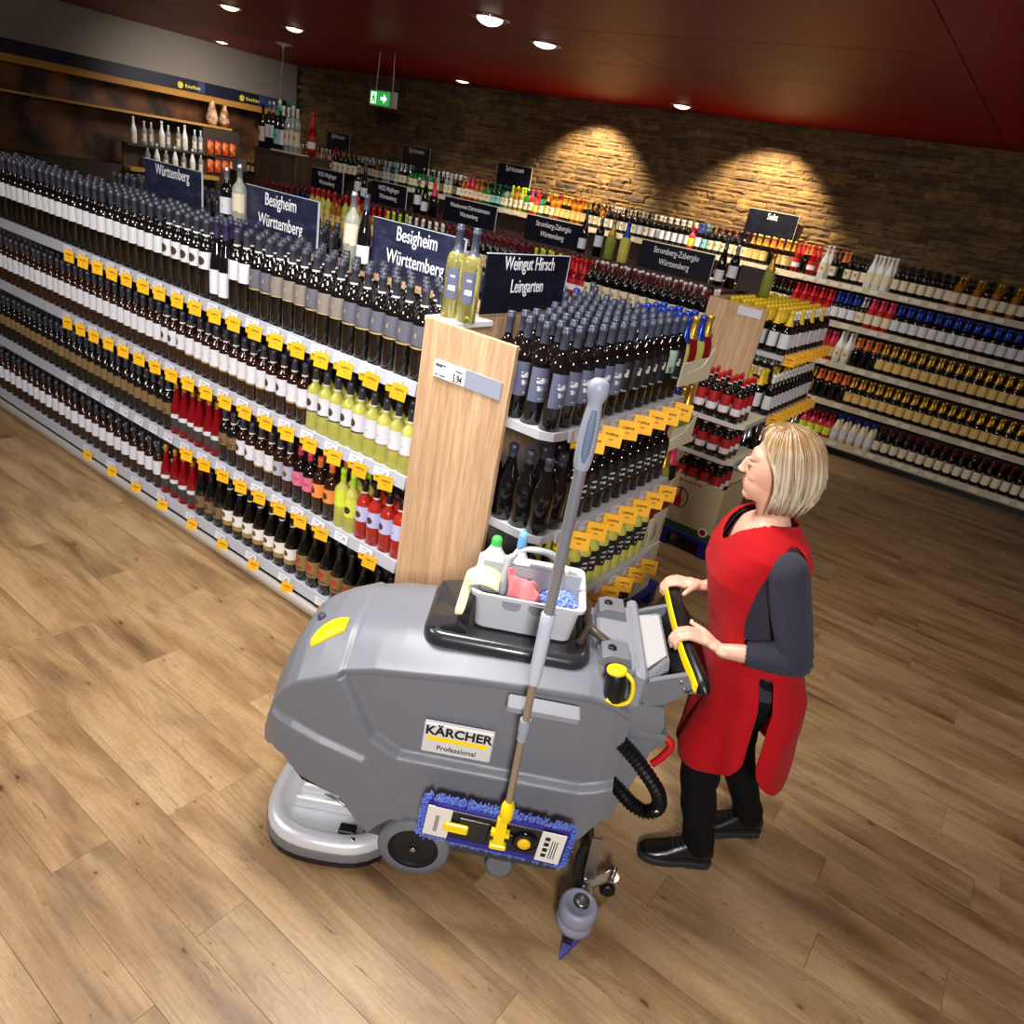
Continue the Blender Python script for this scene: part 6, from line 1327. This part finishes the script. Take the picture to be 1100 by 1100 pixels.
# shoes
LEA = mat('shoe_leather', (18, 18, 20), .28, coat=.3, bump=(160, .12)); SOLE = mat('shoe_sole', (40, 40, 42), .6); TRIM = mat('shoe_piping', (176, 178, 180), .5)
def shoe(toe, heel, z0, label, pitch=0):
    toe, heel = Vector(toe), Vector(heel); d = (toe-heel); ln = d.length; ang = math.atan2(d.y, d.x)
    o0 = MB(); fr = Matrix.Translation(pl((heel.x, heel.y, z0))) @ Matrix.Rotation(ang, 4, 'Z') @ Matrix.Rotation(-pitch, 4, 'Y')
    def sect_(x, w_, zt, zb, fl=.0, n=18):
        out = []
        for i in range(n):
            a = 2*PI*i/n; c_, s_ = math.cos(a), math.sin(a); k = (abs(c_)**2.6+abs(s_)**2.6)**(-1/2.6)
            out.append((x, w_*c_*k*(1 if s_ < 0 else 1-.25*s_), (zt+zb)/2+(zt-zb)/2*s_*k))
        return out
    T = [(0.0, .020, .076, .030), (.012, .033, .096, .024), (.045, .038, .110, .022), (.085, .039, .114, .022), (.12, .041, .108, .022), (.16, .045, .090, .022), (.20, .048, .070, .022), (.24, .046, .056, .022), (.27, .038, .050, .022), (.288, .024, .040, .024), (.295, .010, .034, .026)]
    k = ln/.295; o0.M = fr; o0.loft([sect_(x*k, w_, zt, zb) for x, w_, zt, zb in T]); u = o0.build('shoe', LEA, per); u['label'] = label
    o1 = MB(); o1.M = fr
    def so(x, w_, z): return [(x*k, w_, z), (x*k, w_*.6, z-.001), (x*k, -w_*.6, z-.001), (x*k, -w_, z)]
    rings = []
    outl = [(x*k, w_+.005) for x, w_, _, _ in T]; pts = [(x, -w_) for x, w_ in outl]+[(x, w_) for x, w_ in reversed(outl)]
    o1.loft([[(x, y, 0.0 if x < .09*k or x > .12*k else .004) for x, y in pts], [(x, y, .022) for x, y in pts], [(x*.995, y*.93, .028) for x, y in pts]], smooth=False); so_ = o1.build('sole', SOLE, u)
    o2 = MB(); o2.M = fr; o2.tube(bezier([(.002, .0, .090), (.03, -.036, .098), (.075, -.041, .084), (.115, -.040, .098)], 5), .0025, 6); o2.tube([(.06*k, -.044, .030), (.11*k, -.042, .052), (.13*k, -.037, .062)], .0022, 6); o2.build('piping', TRIM, u)
    o3 = MB(); o3.M = fr
    for i in range(4): x = (.115+.018*i)*k; z_ = .110-.0085*i; o3.tube(bezier([(x, -.028, z_-.010), (x+.004, 0, z_+.003), (x, .028, z_-.010)], 4), .0026, 6)
    o3.tube(bezier([(.115*k, 0, .114), (.10*k, -.022, .118), (.12*k, -.036, .100), (.135*k, -.034, .090)], 4), .002, 5); o3.tube([(.115*k, 0, .114), (.14*k, -.030, .098), (.15*k, -.043, .076)], .002, 5); o3.build('laces', SOLE, u)
    o4 = MB(); o4.M = fr; o4.lathe([(.036, .090), (.039, .112), (.034, .120)], 16, (.060, 0, 0), caps=False); o4.build('collar', TROU, u)
shoe((.838, .296), (1.125, .312), 0, 'near black leather lace-up shoe'); shoe((1.085, .475), (1.370, .520), 0, 'far black leather lace-up shoe')
# ---- red tabard: front and back panels joined at the shoulders
NA = 220; zs_ = [.44+.0062*i for i in range(int((1.452-.44)/.0062)+1)]
gv = []; gf = []
THIGH = [(((1.055, .33, .84), .103), ((.995, .322, .70), .095)), (((.995, .322, .70), .095), ((.950, .315, .56), .079)), (((.950, .315, .56), .079), ((.985, .312, .36), .067)), (((1.08, .47, .84), .103), ((1.09, .475, .66), .096)), (((1.09, .475, .66), .096), ((1.12, .48, .48), .078))]
def fold(a, z):
    low = max(0, min(1, (1.05-z)/.5)); return low*.010*math.sin(a*9+z*4)*(1 if math.cos(a) > -.2 else .4)+.003*math.sin(a*5-z*21)
for z in zs_:
    R_ = ring_at(z, .012, NA); cx = lerp_tab(TOR, z)[0]
    for i, p in enumerate(R_):
        a = 2*PI*i/NA; dx, dy = p[0]-cx, p[1]-.40; l_ = math.hypot(dx, dy); o_ = fold(a, z)+(.030*max(0, (.9-z)/.45)*max(0, -math.cos(a)))+(.012*max(0, (.8-z)/.3)*max(0, math.cos(a)))
        q = Vector((p[0]+dx/l_*o_, p[1]+dy/l_*o_, z))
        for (A_, ra), (B_, rb) in THIGH:      # the cloth drapes over the advanced thigh
            A_, B_ = Vector(A_), Vector(B_); t_ = max(0, min(1, (q-A_).dot(B_-A_)/(B_-A_).length_squared)); c_ = A_+(B_-A_)*t_; r_ = ra+(rb-ra)*t_+.010; d_ = q-c_
            if d_.length < r_: q = c_+d_.normalized()*r_
        gv.append(tuple(pl(q)))
def keep(c_, a):
    p = c_+PO; deg = math.degrees(a); deg = deg if deg <= 180 else 360-deg      # 0 front .. 180 back
    if nk(p): return False
    if abs(p.y-.40) > .138 and ((p.x-.982)/.084)**2+((p.z-1.215)/.200)**2 < 1: return False
    if p.z < 1.12:
        if 80 < deg < 97 and not .955 < p.z < .985: return False
    e = deg/82 if deg < 90 else (180-deg)/84
    hem = (.505 if deg < 90 else .475)+.17*(1-math.sqrt(max(0, 1-min(1, e)**3.2)))
    if p.z < hem: return False
    return True
for k in range(len(zs_)-1):
    for i in range(NA):
        j = (i+1) % NA; q = (k*NA+i, k*NA+j, (k+1)*NA+j, (k+1)*NA+i); c_ = sum((Vector(gv[t]) for t in q), Vector())/4
        if keep(c_, 2*PI*(i+.5)/NA): gf.append(q)
m_ = MB(); m_.add(gv, gf, 0, True); tabd = m_.build('tabard', REDC, per)
bm = bmesh.new(); bm.from_mesh(tabd.data); bmesh.ops.delete(bm, geom=[v for v in bm.verts if not v.link_faces], context='VERTS')
for _ in range(4):
    bv = [v for v in bm.verts if v.is_boundary]; new = {v: sum((e.other_vert(v).co for e in v.link_edges if e.is_boundary), Vector())/max(1, sum(1 for e in v.link_edges if e.is_boundary)) for v in bv}
    for v, c_ in new.items(): v.co = v.co.lerp(c_, .5)
bm.to_mesh(tabd.data); bm.free()
md = tabd.modifiers.new('cloth', 'SOLIDIFY'); md.thickness = .004; md.offset = 1
tabd['label'] = 'red sleeveless overall open at the sides'
# ---- hair
w = NT('hair_blonde', .38); geo = w.n('NewGeometry'); tc = w.n('TexCoord'); sx = w.n('SeparateXYZ'); w.t.links.new(tc.outputs['Object'], sx.inputs[0])
g_ = w.ramp(w.math('MULTIPLY_ADD', sx.outputs[2], -3.6, 6.32), [(.0, (138, 100, 54)), (.22, (166, 130, 82)), (.48, (196, 182, 156)), (.80, (198, 184, 160)), (1.0, (140, 110, 76))])
rv = geo.outputs['Random Per Island']; c = w.mix(w.math('MULTIPLY', w.math('GREATER_THAN', rv, .62), .55), g_, lin((128, 100, 66))); c = w.mix(w.math('MULTIPLY', w.math('LESS_THAN', rv, .25), .5), c, lin((214, 202, 178)))
w.out(c); w.b.inputs['Specular IOR Level'].default_value = .6; HAIR = w.m
HT = [(1.757, .915, .002, .002), (1.752, .915, .036, .032), (1.738, .917, .066, .056), (1.712, .920, .092, .080), (1.68, .924, .106, .093), (1.64, .927, .112, .099), (1.60, .929, .114, .102), (1.56, .928, .112, .101), (1.525, .924, .104, .096), (1.50, .918, .094, .088), (1.48, .912, .084, .080)]
HTr = sorted(HT)
def hpt(a, z, off=0):
    cx, rx, ry = lerp_tab(HTr, z); rx *= 1-.12*max(0, math.cos(a))
    return H(cx-(rx+off)*math.cos(a), .40-(ry+off)*math.sin(a), z)
alpha = tabf([(1.44, 62), (1.50, 66), (1.56, 70), (1.61, 68), (1.65, 59), (1.685, 46), (1.705, 34), (1.725, 16), (1.735, 0), (1.77, 0)])
hz = [1.486+.00868*i for i in range(32)]; m_ = MB(); gv = []; gf = []; NB = 72
for z in hz:
    a0 = math.radians(alpha(z))
    for i in range(NB+1):
        a = a0+(2*PI-2*a0)*i/NB; gv.append(tuple(pl(hpt(a, z+(.006*math.sin(a*23) if z < 1.50 else 0), -.005+.0015*math.sin(a*40)))))
for k in range(len(hz)-1):
    for i in range(NB): gf.append((k*(NB+1)+i, k*(NB+1)+i+1, (k+1)*(NB+1)+i+1, (k+1)*(NB+1)+i))
m_.add(gv, gf, 0, True); ball(m_, pl(H(.915, .40, 1.742)), .045, .042, .014); hr_ = random.Random(9)
for s_ in range(520):
    a = hr_.uniform(0, 2*PI); layer = hr_.uniform(-.003, .004); zend = hr_.uniform(1.474, 1.512) if hr_.random() < .75 else hr_.uniform(1.51, 1.60); dr = hr_.uniform(-.10, .10)
    aa = a; pts = []; deg = math.degrees(min(a, 2*PI-a)); nn = 12; flick = hr_.uniform(-.006, .010)
    for i in range(nn+1):
        t_ = i/nn; z = 1.755-(1.755-zend)*t_**1.15; lim = math.radians(alpha(z))
        da = a+dr*math.sin(t_*3)
        if da < lim and da < PI: da = lim+abs(hr_.gauss(0, .03))
        if 2*PI-da < lim and da > PI: da = 2*PI-lim-abs(hr_.gauss(0, .03))
        pts.append(pl(hpt(da, z, layer+(flick*(t_-.8)*5 if t_ > .8 else 0))))
    r0 = hr_.uniform(.0022, .0042); m_.tube(pts, [r0*.6]+[r0]*(nn-2)+[r0*.6, .0005], 5)
hair = m_.build('hair', HAIR, per, fix=False)

for p_, d_ in (((.778, .347, 1.0435), 0), ((.781, .5385, 1.0415), 0)):
    m_ = MB(); ball(m_, pl(p_), .0052, .0075, .0022); m_.build('thumb_nail', NAIL, body)
